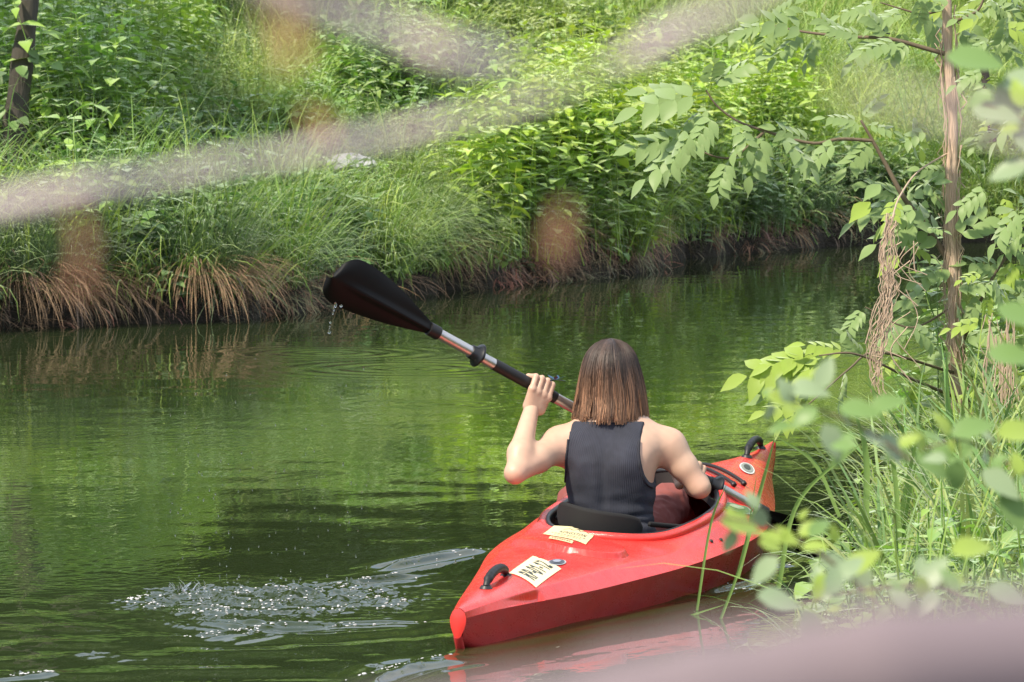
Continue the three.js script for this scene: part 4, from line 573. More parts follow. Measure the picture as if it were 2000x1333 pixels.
for (const [kind, label, cat] of [['fine', 'fine green grass covering the far bank between the herbs', 'grass'], ['grass', 'longer green grass blades standing all over the far bank', 'grass'], ['low', 'low leafy ground cover scattered over the far bank', 'ground cover'], ['nettle', 'scattered nettles between the grasses of the far slope', 'leafy plants'], ['panicle', 'pale seed heads of grasses on the far slope', 'grass']]) { const g = base(kind === 'low' ? 'ground_cover' : kind === 'nettle' ? 'scattered_nettles' : kind === 'panicle' ? 'seed_heads' : kind === 'fine' ? 'fine_grass' : 'long_grass', V(0, 0, 0), label, cat, null, 'stuff'); rest[kind].forEach((l, i) => l.length && copies(g, 'blades', P[kind][i], kind === 'low' || kind === 'nettle' ? M.leaf : M.grass, l)); }

// bank edge: drooping green grass and hanging dry grass
{
  const inland = Math.atan2(-N2[0], N2[1]); // yaw that turns +z outwards over the water
  const out = Math.atan2(-N2[0], N2[1]);
  const dr = [[], []], hg = [[], [], []], ed = [[], []];
  for (let s = 18; s < 46; s += 0.018) {
    const [px] = pix(bankPoint(s, 0.1)); if (px < -250 || px > 2250) continue;
    const dens = 0.55 + 0.45 * n2(s * 1.3, 50), tanZone = Math.max(gauss(px, 60, 110), gauss(px, 180, 90), gauss(px, 430, 110), gauss(px, 560, 60) * 0.8, gauss(px, 1010, 60), gauss(px, 1095, 60) * 1.2, gauss(px, 1180, 60), gauss(px, 1450, 90) * 0.6, gauss(px, 1620, 60) * 0.8);
    const yawOut = Math.atan2(0.9071, 0.4209);
    if (rnd() < 0.14 * (px < 1250 ? 2 : 1) + 0.6 * tanZone) { const q = rr(0.0, 0.22), p = bankPoint(s + rr(-0.1, 0.1), q); p.y += rr(-0.12, 0.08); hg[Math.floor(rnd() * 3)].push({ m: mtx(p, yawOut + rr(-0.9, 0.9), rr(0, 0.5), rr(0, 6.28), rr(0.45, 1.0)), c: jit([COL.tan[0] * rr(0.6, 1), COL.tan[1] * rr(0.6, 1), COL.tan[2] * 0.8], 0.25) }); }
    if (rnd() < (px < 1000 ? 0.38 : 0.6) * dens * sm(-0.5, 0.2, n2(s * 2.3, 77)) + 0.06 - 0.5 * gauss(px, 430, 80) - 0.4 * gauss(px, 1095, 50)) { const q = rr(0.04, 0.45), p = bankPoint(s + rr(-0.1, 0.1), q); dr[Math.floor(rnd() * 2)].push({ m: mtx(p, yawOut - Math.PI / 2 + rr(-0.8, 0.8), 0, 0, rr(0.6, 1.15)), c: jit(px > 600 && px < 1000 ? COL.pale : px > 1300 ? COL.cool : COL.grass, 0.25) }); }
    if (rnd() < 0.35) { const q = rr(0.02, 0.3), p = bankPoint(s, q); ed[Math.floor(rnd() * 2)].push({ m: mtx(p, rr(0, 6.28), rr(0, 0.9), yawOut, rr(0.6, 1.1)), c: jit(px > 1000 ? COL.nettle : COL.deep, 0.25) }); }
  }
  const g1 = base('drooping_grass', V(0, 0, 0), 'green grass drooping over the edge of the far bank', 'grass', null, 'stuff'); dr.forEach((l, i) => copies(g1, 'blades', P.droop[i], M.grass, l));
  const g2 = base('dry_grass', V(0, 0, 0), 'tan dead grass hanging from the far bank towards the water', 'grass', null, 'stuff'); hg.forEach((l, i) => copies(g2, 'dry_blades', P.hang[i], M.dry, l));
  const g3 = base('edge_herbs', V(0, 0, 0), 'small leafy herbs rooted in the edge of the far bank', 'herbs', null, 'stuff'); ed.forEach((l, i) => copies(g3, 'leaves', P.low[i], M.leaf, l));
}
// big sedge tussocks at the waterline
function tussock(px, py, w, label, green, n = 420) {
  const p0 = onWater(px, py), [s] = sq(p0.x, p0.z), p = bankPoint(s, 0.12), g = base('sedge_tussock', p, label, 'tussock', 'sedge tussocks on the far bank'); const a = new MB(), b = new MB();
  delete g.userData.group;
  for (let i = 0; i < n; i++) { const t = rr(0, 6.28), R = w * 0.5 * Math.sqrt(rnd()), o = V(Math.cos(t) * R, 0.05 - 0.1 * R / w, Math.sin(t) * R * 0.7), dir = V(Math.cos(t + rr(-0.6, 0.6)), 0, Math.sin(t + rr(-0.6, 0.6)) + 0.15).normalize(); const k = rr(0.75, 1.25); a.blade(o, dir, Math.PI / 2 - rr(0.05, 0.75), rr(0.3, 0.62), rr(0.0035, 0.0065), rr(0.8, 2.6), 7, [green[0] * k, green[1] * k, green[2] * k], [green[0] * k * 1.3, green[1] * k * 1.15, green[2] * k]); }
  for (let i = 0; i < n * 1.2; i++) { const t = rr(0, 6.28), R = w * 0.5 * rr(0.5, 1), o = V(Math.cos(t) * R, rr(-0.05, 0.07), Math.sin(t) * R * 0.7), dir = V(Math.cos(t), 0, Math.sin(t) * 0.7 + 0.5).normalize(); const k = rr(0.55, 1.15); b.blade(o, dir, rr(-0.6, 0.5), rr(0.22, 0.42), rr(0.003, 0.005), rr(0.9, 1.7), 5, [0.34 * k, 0.22 * k, 0.125 * k]); }
  const m1 = M.grass.clone(); m1.vertexColors = true; const m2 = M.dry.clone(); m2.vertexColors = true;
  const q1 = part(g, 'green_blades', a.geo(), m1), q2 = part(g, 'dead_skirt', b.geo(), m2); q1.userData.kind = 'stuff'; q2.userData.kind = 'stuff';
}
tussock(425, 628, 0.62, 'big sedge tussock with tan dead skirt, left of the raised paddle blade', [0.085, 0.16, 0.05], 560);
tussock(45, 640, 0.55, 'sedge tussock with tan skirt at the far left of the waterline', [0.075, 0.14, 0.05], 420);
tussock(190, 638, 0.40, 'smaller sedge tussock between the two larger left ones', [0.07, 0.13, 0.045], 260);
tussock(880, 570, 0.5, 'green soft tussock right of the raised paddle blade', [0.12, 0.22, 0.05], 460);
tussock(1095, 547, 0.38, 'tan withered tussock above the middle of the far waterline', [0.15, 0.15, 0.06], 120);

// broad-leaved plants that stand out on the far edge
function broadPlant(px, py, d, n, len, label, col) { const p = at(px, py, d), g = base('leafy_plant', p, label, 'plant'); const st = new MB(); for (let i = 0; i < n; i++) { const a = i * 2.4 + rr(-0.3, 0.3), h = len * (0.4 + 1.6 * i / n), d0 = V(Math.cos(a), rr(-0.1, 0.35), Math.sin(a) + 0.35), o = V(Math.cos(a) * 0.02, h, Math.sin(a) * 0.02); st.tube([V(0, -0.05, -0.03), V(0, h * 0.6, 0), o], 0.002, 4); const mb = new MB(); mb.leaf(V(0, 0, 0), d0, V(0, 1, 0.3), len * rr(0.85, 1.15), len * rr(0.6, 0.75), { prof: [0.2, 0.95, 1, 0.8, 0.42, 0], curl: rr(0.3, 0.9), fold: 0.2 }); const l = part(g, 'leaf', mb.geo(), col); l.position.copy(o); } part(g, 'stem', st.geo(), M.stem); }
const frontD = (px, q = 0.05) => { let best = 25, m = 1e9; for (let s = 18; s < 46; s += 0.05) { const p = bankPoint(s, q), e = Math.abs(pix(p)[0] - px); if (e < m) { m = e; best = -p.z; } } return best - 0.12; };
M.midLeaf = leafy(0.15, 0.27, 0.06, 0.35, 0.5);
broadPlant(335, 590, frontD(335), 7, 0.09, 'low plant with heart-shaped leaves hanging in front of the tan skirt', M.midLeaf);
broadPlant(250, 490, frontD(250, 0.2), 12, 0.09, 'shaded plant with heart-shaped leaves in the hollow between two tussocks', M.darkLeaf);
broadPlant(1370, 480, frontD(1370), 9, 0.08, 'leafy plant hanging over the water right of the leaning stick', M.midLeaf);
broadPlant(870, 520, frontD(870), 7, 0.10, 'broad-leaved plant at the waterline right of the raised paddle blade', M.midLeaf);

// ------------------------------------------------------------------ trees beyond the frame's top, seen in the water, and the dark trunk at left
const crownLeaf = (() => { const mb = new MB(); for (let i = 0; i < 46; i++) { const o = V(rr(-0.45, 0.45), rr(-0.35, 0.35), rr(-0.45, 0.45)), a = rr(0, 6.28), d = V(Math.cos(a), rr(-0.7, 0.3), Math.sin(a)); mb.leaf(o, d, V(rr(-0.4, 0.4), 1, rr(-0.4, 0.4)), rr(0.12, 0.2), rr(0.07, 0.11), { prof: [0.1, 1, 0.7, 0], curl: 0.4 }); } return mb.geo(); })();
function tree(p, h, r, y0, n, label, col, trunkR = 0.16) {
  const g = base('background_tree', p, label, 'tree'); const mb = new MB(); mb.tube(smoothLine([V(0, -0.3, 0), V(rr(-0.2, 0.2), h * 0.3, 0), V(rr(-0.3, 0.3), h * 0.7, rr(-0.3, 0.3)), V(0, h, 0)], 14), (t) => trunkR * (1 - 0.85 * t), 8);
  for (let i = 0; i < 9; i++) { const y = lerp(y0, h * 0.9, i / 9), a = i * 2.4; mb.tube(smoothLine([V(0, y, 0), V(Math.cos(a) * r * 0.4, y + 0.5, Math.sin(a) * r * 0.4), V(Math.cos(a) * r * 0.85, y + 0.8, Math.sin(a) * r * 0.85)], 6), (t) => trunkR * 0.4 * (1 - 0.9 * t), 5); }
  part(g, 'trunk', mb.geo(), M.darkBark); const l = [];
  const lobes = []; for (let i = 0; i < 30; i++) { const y = (i + rnd()) / 30, a = rr(0, 6.28), R = r * Math.sin(Math.PI * (0.15 + 0.75 * y)) * rr(0.3, 0.85); lobes.push([V(Math.cos(a) * R, lerp(y0, h, y), Math.sin(a) * R), r * rr(0.34, 0.55)]); }
  for (let i = 0; i < n; i++) { const [c, R] = lobes[i % 30], v = V(rr(-1, 1), rr(-1, 1), rr(-1, 1)).normalize().multiplyScalar(R * Math.pow(rnd(), 0.4)); v.y *= 0.7; l.push({ m: mtx(c.clone().add(v), rr(0, 6.28), rr(0, 0.6), rr(0, 6.28), rr(1.0, 1.7)), c: jit(col, 0.3) }); }
  copies(g, 'crown', crownLeaf, M.leaf, l);
}
{
  const spots = [[-9.5, 33, 13, 3.4], [-6.2, 40, 15, 3.6], [-10, 44, 16, 4], [-2.8, 46, 14, 3.6], [0.8, 50, 15, 3.8], [4.4, 53, 14, 3.6], [8, 50, 15, 4], [12, 47, 16, 4.2], [-5, 54, 18, 4.5], [2.5, 61, 18, 4.6], [7.5, 62, 18, 4.6], [-13, 37, 15, 4], [-1.0, 47, 13, 3.6], [-4.6, 43, 13, 3.4]];
  const say = ['far left behind the dark trunk', 'second from the left of the tree row', 'back left corner of the tree row', 'left of the middle of the tree row', 'middle of the tree row', 'right of the middle of the tree row', 'right end of the tree row', 'farthest right by the bend', 'tall one behind the left half', 'tall one behind the middle', 'tall one behind the right half', 'leftmost of all, at the outer end', 'low-crowned one just left of the middle', 'low-crowned one between the left pair'];
  spots.forEach(([x, d, h, r], i) => { const [s, q] = sq(x, -d); tree(V(x, bankH(s, Math.max(0, q)), -d), h * 0.58, r * 1.25, 0.6, 1300, 'leafy tree beyond the slope, ' + say[i], x < -4 ? [0.085, 0.145, 0.022] : i % 3 ? [0.15, 0.25, 0.035] : [0.25, 0.37, 0.05]); });
}
{
  const b = at(24, 345, 26.6), g = base('tree', b, 'dark slim tree trunk with climbing leaves at the left edge', 'tree'), mb = new MB(); const pts = smoothLine([V(0, -0.1, 0), at(26, 280, 26.6).sub(b), at(42, 130, 26.6).sub(b), at(56, 0, 26.6).sub(b), at(66, -300, 26.6).sub(b), at(60, -900, 26.6).sub(b), at(80, -2100, 26.8).sub(b)], 60);
  mb.tube(pts, (t) => 0.083 * (1 - 0.7 * t) * (1 + 0.06 * Math.sin(t * 40)) + 0.03 * Math.exp(-t * 40), 14); const tg = mb.geo(); { const p = tg.attributes.position, uv = []; for (let i = 0; i < p.count; i++) uv.push(Math.atan2(p.getX(i), p.getZ(i)) / 6.28, p.getY(i) * 0.7); tg.setAttribute('uv', new THREE.Float32BufferAttribute(uv, 2)); } part(g, 'trunk', tg, M.darkBark);
  const iv = []; for (let i = 0; i < 26; i++) { const t = rr(0.12, 0.4), o = pts[Math.floor(t * 60)].clone(), a = rr(0, 6.28); o.add(V(Math.cos(a) * rr(0.08, 0.2) - 0.03, rr(-0.05, 0.05), Math.abs(Math.sin(a)) * 0.13)); const q = new MB(); q.leaf(V(0, 0, 0), V(Math.cos(a), rr(-0.9, 0), 0.6), V(0, 1, 0.8), rr(0.06, 0.10), rr(0.05, 0.075), { prof: [0.25, 1, 0.9, 0.5, 0], curl: 0.5 }); const l = part(g, 'climbing_leaf', q.geo(), i % 3 ? M.darkLeaf : M.midLeaf); l.position.copy(o); }
  const cl = []; for (let i = 0; i < 520; i++) { const v = V(rr(-1, 1), rr(-1, 1), rr(-1, 1)).normalize().multiplyScalar(2.3 * Math.cbrt(rnd())); v.y *= 0.8; cl.push({ m: mtx(v.multiplyScalar(0.65).add(V(-4.6, 8.0, 1.6)), rr(0, 6.28), rr(0, 0.6), rr(0, 6.28), rr(0.7, 1.1)), c: jit([0.09, 0.17, 0.03], 0.3) }); } copies(g, 'crown', crownLeaf, M.leaf, cl);
}

// ------------------------------------------------------------------ ash sapling over the near bank, right
function pinnate(len, pairs, lw) { const mb = new MB(); const pts = []; for (let k = 0; k <= 8; k++) { const t = k / 8; pts.push(V(0, -0.16 * len * t * t, len * t * 0.82)); } mb.tube(pts, 0.0016, 4);
  for (let i = 0; i < pairs; i++) { const t = 0.22 + 0.72 * i / pairs, o = V(0, -0.16 * len * t * t, len * t * 0.82), l = len * 0.40 * (1 - 0.35 * Math.abs(t - 0.55)); for (const s of [-1, 1]) mb.leaf(o, V(s, rr(-0.35, 0.05), 0.62), V(s * 0.12, 1, 0), l * rr(0.9, 1.1), l * lw * rr(0.9, 1.1), { prof: [0.1, 0.75, 1, 0.85, 0.4, 0], fold: 0.18, curl: rr(0.2, 0.7) }); }
  mb.leaf(V(0, -0.15 * len, len * 0.8), V(0, -0.3, 1), V(0, 1, 0.2), len * 0.38, len * 0.38 * lw, { prof: [0.1, 0.75, 1, 0.85, 0.4, 0], fold: 0.18, curl: 0.5 }); return mb.geo(); }
const PIN = [pinnate(1, 4, 0.5), pinnate(1, 4, 0.46), pinnate(1, 4, 0.55), pinnate(1, 3, 0.55)];
function hangLeaf(g, b, a, t, m, name = 'leaf') { // a compound leaf from a to t
  const d = t.clone().sub(a), len = d.length(); d.normalize(); const side = V().crossVectors(V(0, 1, 0.0), d).normalize(), up = V().crossVectors(d, side).normalize(); const tilt = rr(0.35, 0.9); const up2 = up.clone().multiplyScalar(Math.cos(tilt)).add(V(0, 0, 1).multiplyScalar(Math.sin(tilt))).normalize(); const s2 = V().crossVectors(up2, d).normalize(), u3 = V().crossVectors(d, s2).normalize();
  const o = part(g, name, PIN[Math.floor(rnd() * PIN.length)], m); o.matrixAutoUpdate = true; o.quaternion.setFromRotationMatrix(new THREE.Matrix4().makeBasis(s2, u3, d)); o.scale.setScalar(len); o.position.copy(a).sub(b); return o; }
{
  const D = 15, b = V(0, 0, 0).copy(at(1882, 850, D)); b.y = nearH(b.x, D) - 0.03; const g = base('ash_sapling', b, 'thin pale trunk with shredded bark and pinnate leaves on the right bank', 'tree');
  const q = (x, y, d = D) => at(x, y, d).sub(b);
  const mb = new MB(), tp = smoothLine([V(0.01, 0, 0), q(1880, 830), q(1868, 700), q(1862, 560), q(1857, 400), q(1862, 250), q(1853, 100), q(1848, -40), q(1840, -300), q(1850, -900), q(1800, -1600)], 90);
  mb.tube(tp, (t) => 0.0235 * (1 - 0.6 * t) * (1 + 0.10 * Math.sin(t * 60) + 0.08 * Math.sin(t * 143)), 14); const tg = mb.geo(); { const p = tg.attributes.position, uv = []; for (let i = 0; i < p.count; i++) uv.push((i % 14) / 14, p.getY(i) * 1.2); tg.setAttribute('uv', new THREE.Float32BufferAttribute(uv, 2)); } part(g, 'trunk', tg, M.paleBark);
  // shredded bark and dead creeper on the trunk
  const vb = new MB(); for (let i = 0; i < 90; i++) { const k = Math.floor(rr(2, 50)), n = Math.floor(rr(5, 14)), a0 = rr(0, 6.28), pts = []; for (let j = 0; j <= n; j++) { const c = tp[Math.min(90, k + j)], a = a0 + 0.5 * Math.sin(j * 0.35 + i), R = 0.021 + rr(0, 0.010) + (rnd() < 0.08 ? 0.02 : 0); pts.push(c.clone().add(V(Math.cos(a) * R, 0, Math.sin(a) * R))); } vb.tube(pts, rr(0.0008, 0.0026), 4); } part(g, 'creeper', vb.geo(), M.vine).userData.kind = 'stuff';
  const branch = (pts, r0, r1) => { const m = new MB(), c = smoothLine(pts.map((p) => q(...p)), 30); m.tube(c, (t) => lerp(r0, r1, t), 7); part(g, 'branch', m.geo(), M.twig); return c; };
  branch([[1856, 108], [1800, 92], [1740, 76], [1650, 71, 15.1], [1570, 62, 15.2], [1500, 48, 15.3]], 0.008, 0.003);
  branch([[1853, 15], [1800, 28], [1770, 20], [1720, 5]], 0.005, 0.002); branch([[1858, 45], [1910, 20], [1925, -10]], 0.006, 0.003);
  branch([[1862, 520], [1800, 430], [1765, 385, 14.9], [1730, 320, 14.9], [1705, 275, 14.9], [1682, 235, 14.9]], 0.011, 0.004);
  branch([[1705, 275, 14.9], [1640, 272, 14.9], [1590, 280, 14.9], [1495, 256, 14.9], [1440, 236, 14.9], [1400, 206, 14.9], [1379, 176, 14.9]], 0.006, 0.0025);
  branch([[1495, 256, 14.9], [1450, 296, 14.9], [1425, 309, 14.9], [1385, 302, 14.9], [1350, 282, 14.9]], 0.005, 0.002);
  branch([[1875, 780], [1780, 740, 14.6], [1660, 690, 14.4], [1600, 695, 14.4]], 0.006, 0.002); branch([[1870, 730], [1700, 690, 14.6], [1660, 720, 14.5], [1580, 790, 14.4]], 0.005, 0.002);
  branch([[1868, 700], [1930, 560], [1990, 470], [2060, 400]], 0.006, 0.003); branch([[1862, 600], [1780, 640], [1690, 600]], 0.004, 0.002);
  // leaves: base and tip as they hang
  const LV = [[1382, 176, 1478, 92], [1385, 172, 1395, 100], [1380, 185, 1212, 200], [1375, 195, 1240, 160], [1395, 208, 1310, 250], [1352, 282, 1228, 350], [1350, 270, 1215, 275], [1360, 250, 1280, 345], [1352, 285, 1300, 330], [1425, 309, 1388, 388], [1440, 306, 1478, 372], [1450, 296, 1530, 310], [1440, 236, 1470, 300], [1470, 250, 1400, 320], [1495, 256, 1450, 360], [1400, 220, 1330, 300], [1520, 262, 1610, 330],
    [1590, 280, 1510, 235], [1640, 272, 1560, 330], [1682, 235, 1630, 262], [1685, 238, 1600, 215], [1690, 245, 1760, 250], [1705, 275, 1640, 330], [1682, 236, 1720, 180], [1600, 278, 1545, 345],
    [1500, 48, 1400, 60], [1510, 50, 1480, 95], [1570, 62, 1500, 110], [1600, 66, 1560, 130], [1650, 71, 1590, 15], [1650, 71, 1680, 110], [1690, 74, 1610, 40], [1720, 74, 1650, 120], [1770, 20, 1690, 45], [1720, 5, 1620, 20], [1500, 48, 1560, -10], [1740, 76, 1690, 10], [1580, 60, 1470, 20],
    [1765, 385, 1640, 425], [1760, 380, 1690, 350], [1800, 430, 1690, 470], [1780, 410, 1800, 490], [1760, 390, 1830, 340], [1850, 480, 1740, 400], [1862, 470, 1960, 390], [1840, 470, 1760, 350], [1858, 340, 1790, 320], [1862, 300, 1920, 330], [1862, 520, 1780, 540], [1862, 560, 1960, 540],
    [1600, 695, 1420, 725], [1610, 690, 1480, 700], [1660, 690, 1560, 655], [1640, 692, 1510, 745], [1580, 790, 1480, 790], [1590, 780, 1500, 840], [1600, 765, 1470, 765], [1660, 720, 1620, 800], [1690, 700, 1650, 640], [1700, 690, 1760, 640], [1780, 640, 1700, 670], [1690, 600, 1640, 650],
    [1930, 560, 2010, 600], [1920, 575, 1870, 640], [1990, 470, 1930, 440], [1985, 480, 2040, 530], [1960, 520, 1880, 500], [1870, 720, 1960, 690], [1870, 700, 1790, 700], [1875, 760, 1960, 780], [1880, 800, 1780, 790], [1875, 660, 1980, 640], [1865, 610, 1940, 620], [1862, 580, 1900, 660], [2010, 440, 1940, 500], [2030, 420, 1990, 360], [1862, 60, 1960, 100], [1925, -5, 1990, 30], [1860, 20, 1780, -20]];
  LV.forEach(([ax, ay, tx, ty], i) => { const d = (ax < 1720 ? 14.9 : 15) + rr(-0.12, 0.12); hangLeaf(g, b, at(ax, ay, d), at(tx, ty, d + rr(-0.1, 0.05)), i >= 50 && i < 56 ? M.brightLeaf : M.ashLeaf); });
  for (let i = 0; i < 120; i++) { const y = rr(-60, 800), x = 1860 + (rnd() < 0.75 ? rr(45, 190) : -rr(45, 110)), a = at(x, y, D + rr(-0.4, 0.4)); hangLeaf(g, b, a, a.clone().add(V(rr(-0.16, 0.16), rr(-0.14, 0.02), rr(-0.1, 0.1))), rnd() < 0.75 ? M.ashLeaf : M.brightLeaf); }
  for (const [x, y, l, m] of [[1880, 52, 0.075, M.brightLeaf], [1680, 410, 0.11, M.brightLeaf], [1735, 515, 0.11, M.brightLeaf], [1700, 375, 0.09, M.ashLeaf]]) { const lb = new MB(); lb.leaf(V(0, 0, 0), V(-0.6, -0.5, 0.5), V(0, 1, 1), l, l * 0.55, { curl: 0.2 }); const o = part(g, 'leaf', lb.geo(), m); o.position.copy(q(x + 20, y - 15, 14.8)); }
  const cl = []; for (let i = 0; i < 150; i++) { const v = V(rr(-1, 1), rr(-1, 1), rr(-1, 1)).multiplyScalar(1.0); cl.push({ m: mtx(v.add(V(-0.1, 4.6, 0)), rr(0, 6.28), rr(0, 0.6), rr(0, 6.28), rr(0.5, 0.8)), c: jit([0.12, 0.2, 0.05], 0.3) }); } copies(g, 'crown', crownLeaf, M.leaf, cl);
}
// dead hanging creeper left of the trunk
{
  const b = at(1738, 430, 14.2), g = base('hanging_creeper', b, 'tangle of dead brown creeper hanging left of the thin trunk', 'creeper'), q = (x, y, d = 14.2) => at(x, y, d).sub(b);
  for (let i = 0; i < 26; i++) { const mb = new MB(), j = () => rr(-13, 13); mb.tube(smoothLine([q(1742 + j(), 425 + j()), q(1735 + j() * 1.3, 500), q(1738 + j() * 1.5, 560), q(1722 + j() * 1.6, 620), q(1712 + j() * 1.6, 690), q(1716 + j(), 740 + j() * 4)], 40).map((p, n) => p.add(V(0.006 * n2(n * 0.33, i * 7), 0, 0.005 * n2(n * 0.33, i * 7 + 50)))), rr(0.0007, 0.0024), 5); part(g, 'stem', mb.geo(), M.vine); }
  for (let i = 0; i < 14; i++) { const mb = new MB(), y = rr(430, 640), x = rr(1720, 1800); mb.tube(smoothLine([q(x, y), q(x + rr(-40, 40), y + rr(20, 60)), q(x + rr(-50, 50), y + rr(60, 120))], 14), rr(0.001, 0.002), 4); part(g, 'tendril', mb.geo(), M.vine); }
  const mb = new MB(); mb.tube(smoothLine([q(1742, 430), q(1760, 380, 14.6), q(1800, 330, 14.9), q(1850, 300, 15)], 16), 0.003, 5); part(g, 'stem', mb.geo(), M.vine);
}
{
  const b = at(1940, 760, 14.2), g = base('hanging_creeper', b, 'bunch of dry straw-coloured stems right of the thin trunk', 'creeper'); const q = (x, y, d = 14.2) => at(x, y, d).sub(b);
  for (let i = 0; i < 34; i++) { const mb = new MB(), x = rr(1925, 1985), y = rr(600, 720); mb.tube(smoothLine([q(x, y), q(x + rr(-14, 14), y + 60), q(x + rr(-20, 20), y + rr(90, 160))], 10), rr(0.001, 0.003), 4); part(g, 'stem', mb.geo(), M.vine); }
}
// ------------------------------------------------------------------ near bank sedges, herbs and shrub twigs
{
  const W = [tuft(10, 0.55, 0.0155, 0.6, 1.6, 0.05).geo(), tuft(9, 0.66, 0.016, 0.6, 2.1, 0.05).geo(), tuft(12, 0.46, 0.012, 0.8, 2.4, 0.06).geo()], L = W.map(() => []), lo = P.low.map(() => []), fg = P.grass.map(() => []);
  for (let k = 0; k < 9000; k++) { const x = rr(0.4, 2.6), d = rr(10.2, 17.2), q = nearD(x, d); if (q < 0.02) continue; const p = V(x, nearH(x, d) - 0.02, -d), [px, py] = pix(p); if (px > 2300) continue;
    const lush = sm(16.8, 13.8, d);
    if (rnd() < 0.10 * lush * (q < 0.5 ? 1.3 : 1)) L[k % 3].push({ m: mtx(p, rr(0, 6.28), rr(0, 0.35), rr(0, 6.28), rr(0.55, 1.0) * (d < 11.4 ? 0.62 : 1)), c: jit(rnd() < 0.3 ? [0.29, 0.39, 0.12] : [0.15, 0.27, 0.06], 0.3) });
    if (rnd() < 0.07) lo[k % 2].push({ m: mtx(p, rr(0, 6.28), rr(0, 0.3), rr(0, 6.28), rr(0.8, 1.5)), c: jit(COL.nettle, 0.25) });
    if (rnd() < 0.04) fg[k % 3].push({ m: mtx(p, rr(0, 6.28), rr(0, 0.3), rr(0, 6.28), rr(0.4, 0.75)), c: jit(COL.grass, 0.25) }); }
  const nb = P.tall.map(() => []); for (let k = 0; k < 90; k++) { const d = rr(13.6, 16.4), x = d < 15.3 ? rr(1.62, 2.3) : rr(1.3, 2.3), p = V(x, nearH(x, d), -d); nb[k % 2].push({ m: mtx(p, rr(0, 6.28), rr(0, 0.3), rr(0, 6.28), rr(0.5, 0.95)), c: jit(rnd() < 0.4 ? COL.pale : COL.nettle, 0.25) }); } const g0 = base('bank_shrubs', V(0, 0, 0), 'leafy undergrowth around the foot of the thin trunk', 'leafy plants', null, 'stuff'); nb.forEach((l, i) => copies(g0, 'leaves', P.tall[i], M.leaf, l));
  const g1 = base('sedges', V(0, 0, 0), 'broad-bladed sedges crowding the near bank beside the kayak bow', 'grass', null, 'stuff'); L.forEach((l, i) => copies(g1, 'blades', W[i], M.grass, l));
  const g2 = base('near_ground_cover', V(0, 0, 0), 'small leafy herbs low on the near right bank', 'ground cover', null, 'stuff'); lo.forEach((l, i) => copies(g2, 'leaves', P.low[i], M.leaf, l));
  const g3 = base('near_grass', V(0, 0, 0), 'thin grass between the sedges of the near right bank', 'grass', null, 'stuff'); fg.forEach((l, i) => copies(g3, 'blades', P.grass[i], M.grass, l));
  // single long blades that lean across the boat
  const blades = [[[1360, 1200], [1392, 1010], [1420, 945], 0.007, 'upright green blade before the kayak side'], [[1440, 1130], [1485, 960], [1515, 850], 0.012, 'tall green blade crossing the tip of the bow'], [[1400, 1230], [1450, 1090], [1478, 930], 0.008, 'pale blade leaning past the right paddle shaft'], [[1250, 1262], [1320, 1215], [1420, 1180], 0.008, 'long low blade reaching left over the water below the kayak'], [[1640, 1010], [1590, 905], [1515, 852], 0.010, 'bent blade arching down to the bow tip'], [[1520, 1150], [1560, 980], [1690, 860], 0.012, 'broad blade leaning right over the sunk paddle blade'], [[1690, 1060], [1690, 880], [1668, 800], 0.017, 'broadest dark blade standing among the sedges'], [[1760, 1080], [1740, 880], [1690, 720], 0.013, 'pale tall blade left of the thin trunk base']];
  const tall = base('tall_sedge', at(1520, 1150, 12.1), 'tall sedge whose long blades cross the kayak side and bow', 'grass plant');
  for (const [a, m, t, w] of blades) { const d = 12.1 + rr(-0.2, 0.3), A = at(...a, d), B = at(...m, d), C = at(...t, d - 0.05), pts = smoothLine([A, B, C], 18), mb = new MB(); let prev = null; pts.forEach((p, i) => { const k = i / 18, wd = w * 0.5 * (1 - Math.pow(k, 3) * 0.93), tan = pts[Math.min(18, i + 1)].clone().sub(pts[Math.max(0, i - 1)]).normalize(), sd = V().crossVectors(tan, V(0.25, 0.1, 1)).normalize(), up = V().crossVectors(sd, tan); const v = [mb.vert(p.clone().addScaledVector(sd, -wd).addScaledVector(up, wd * 0.4).sub(A)), mb.vert(p.clone().sub(A)), mb.vert(p.clone().addScaledVector(sd, wd).addScaledVector(up, wd * 0.4).sub(A))]; if (prev) { mb.quad(prev[0], prev[1], v[1], v[0]); mb.quad(prev[1], prev[2], v[2], v[1]); } prev = v; }); const o = part(tall, 'blade', mb.geo(), new THREE.MeshPhysicalMaterial({ color: new THREE.Color().setRGB(0.2, 0.33, 0.07), roughness: 1, transmission: 0.35, thickness: 0, side: THREE.DoubleSide, clearcoat: 0.2, clearcoatRoughness: 0.4 })); o.position.copy(A).sub(tall.position); }
}
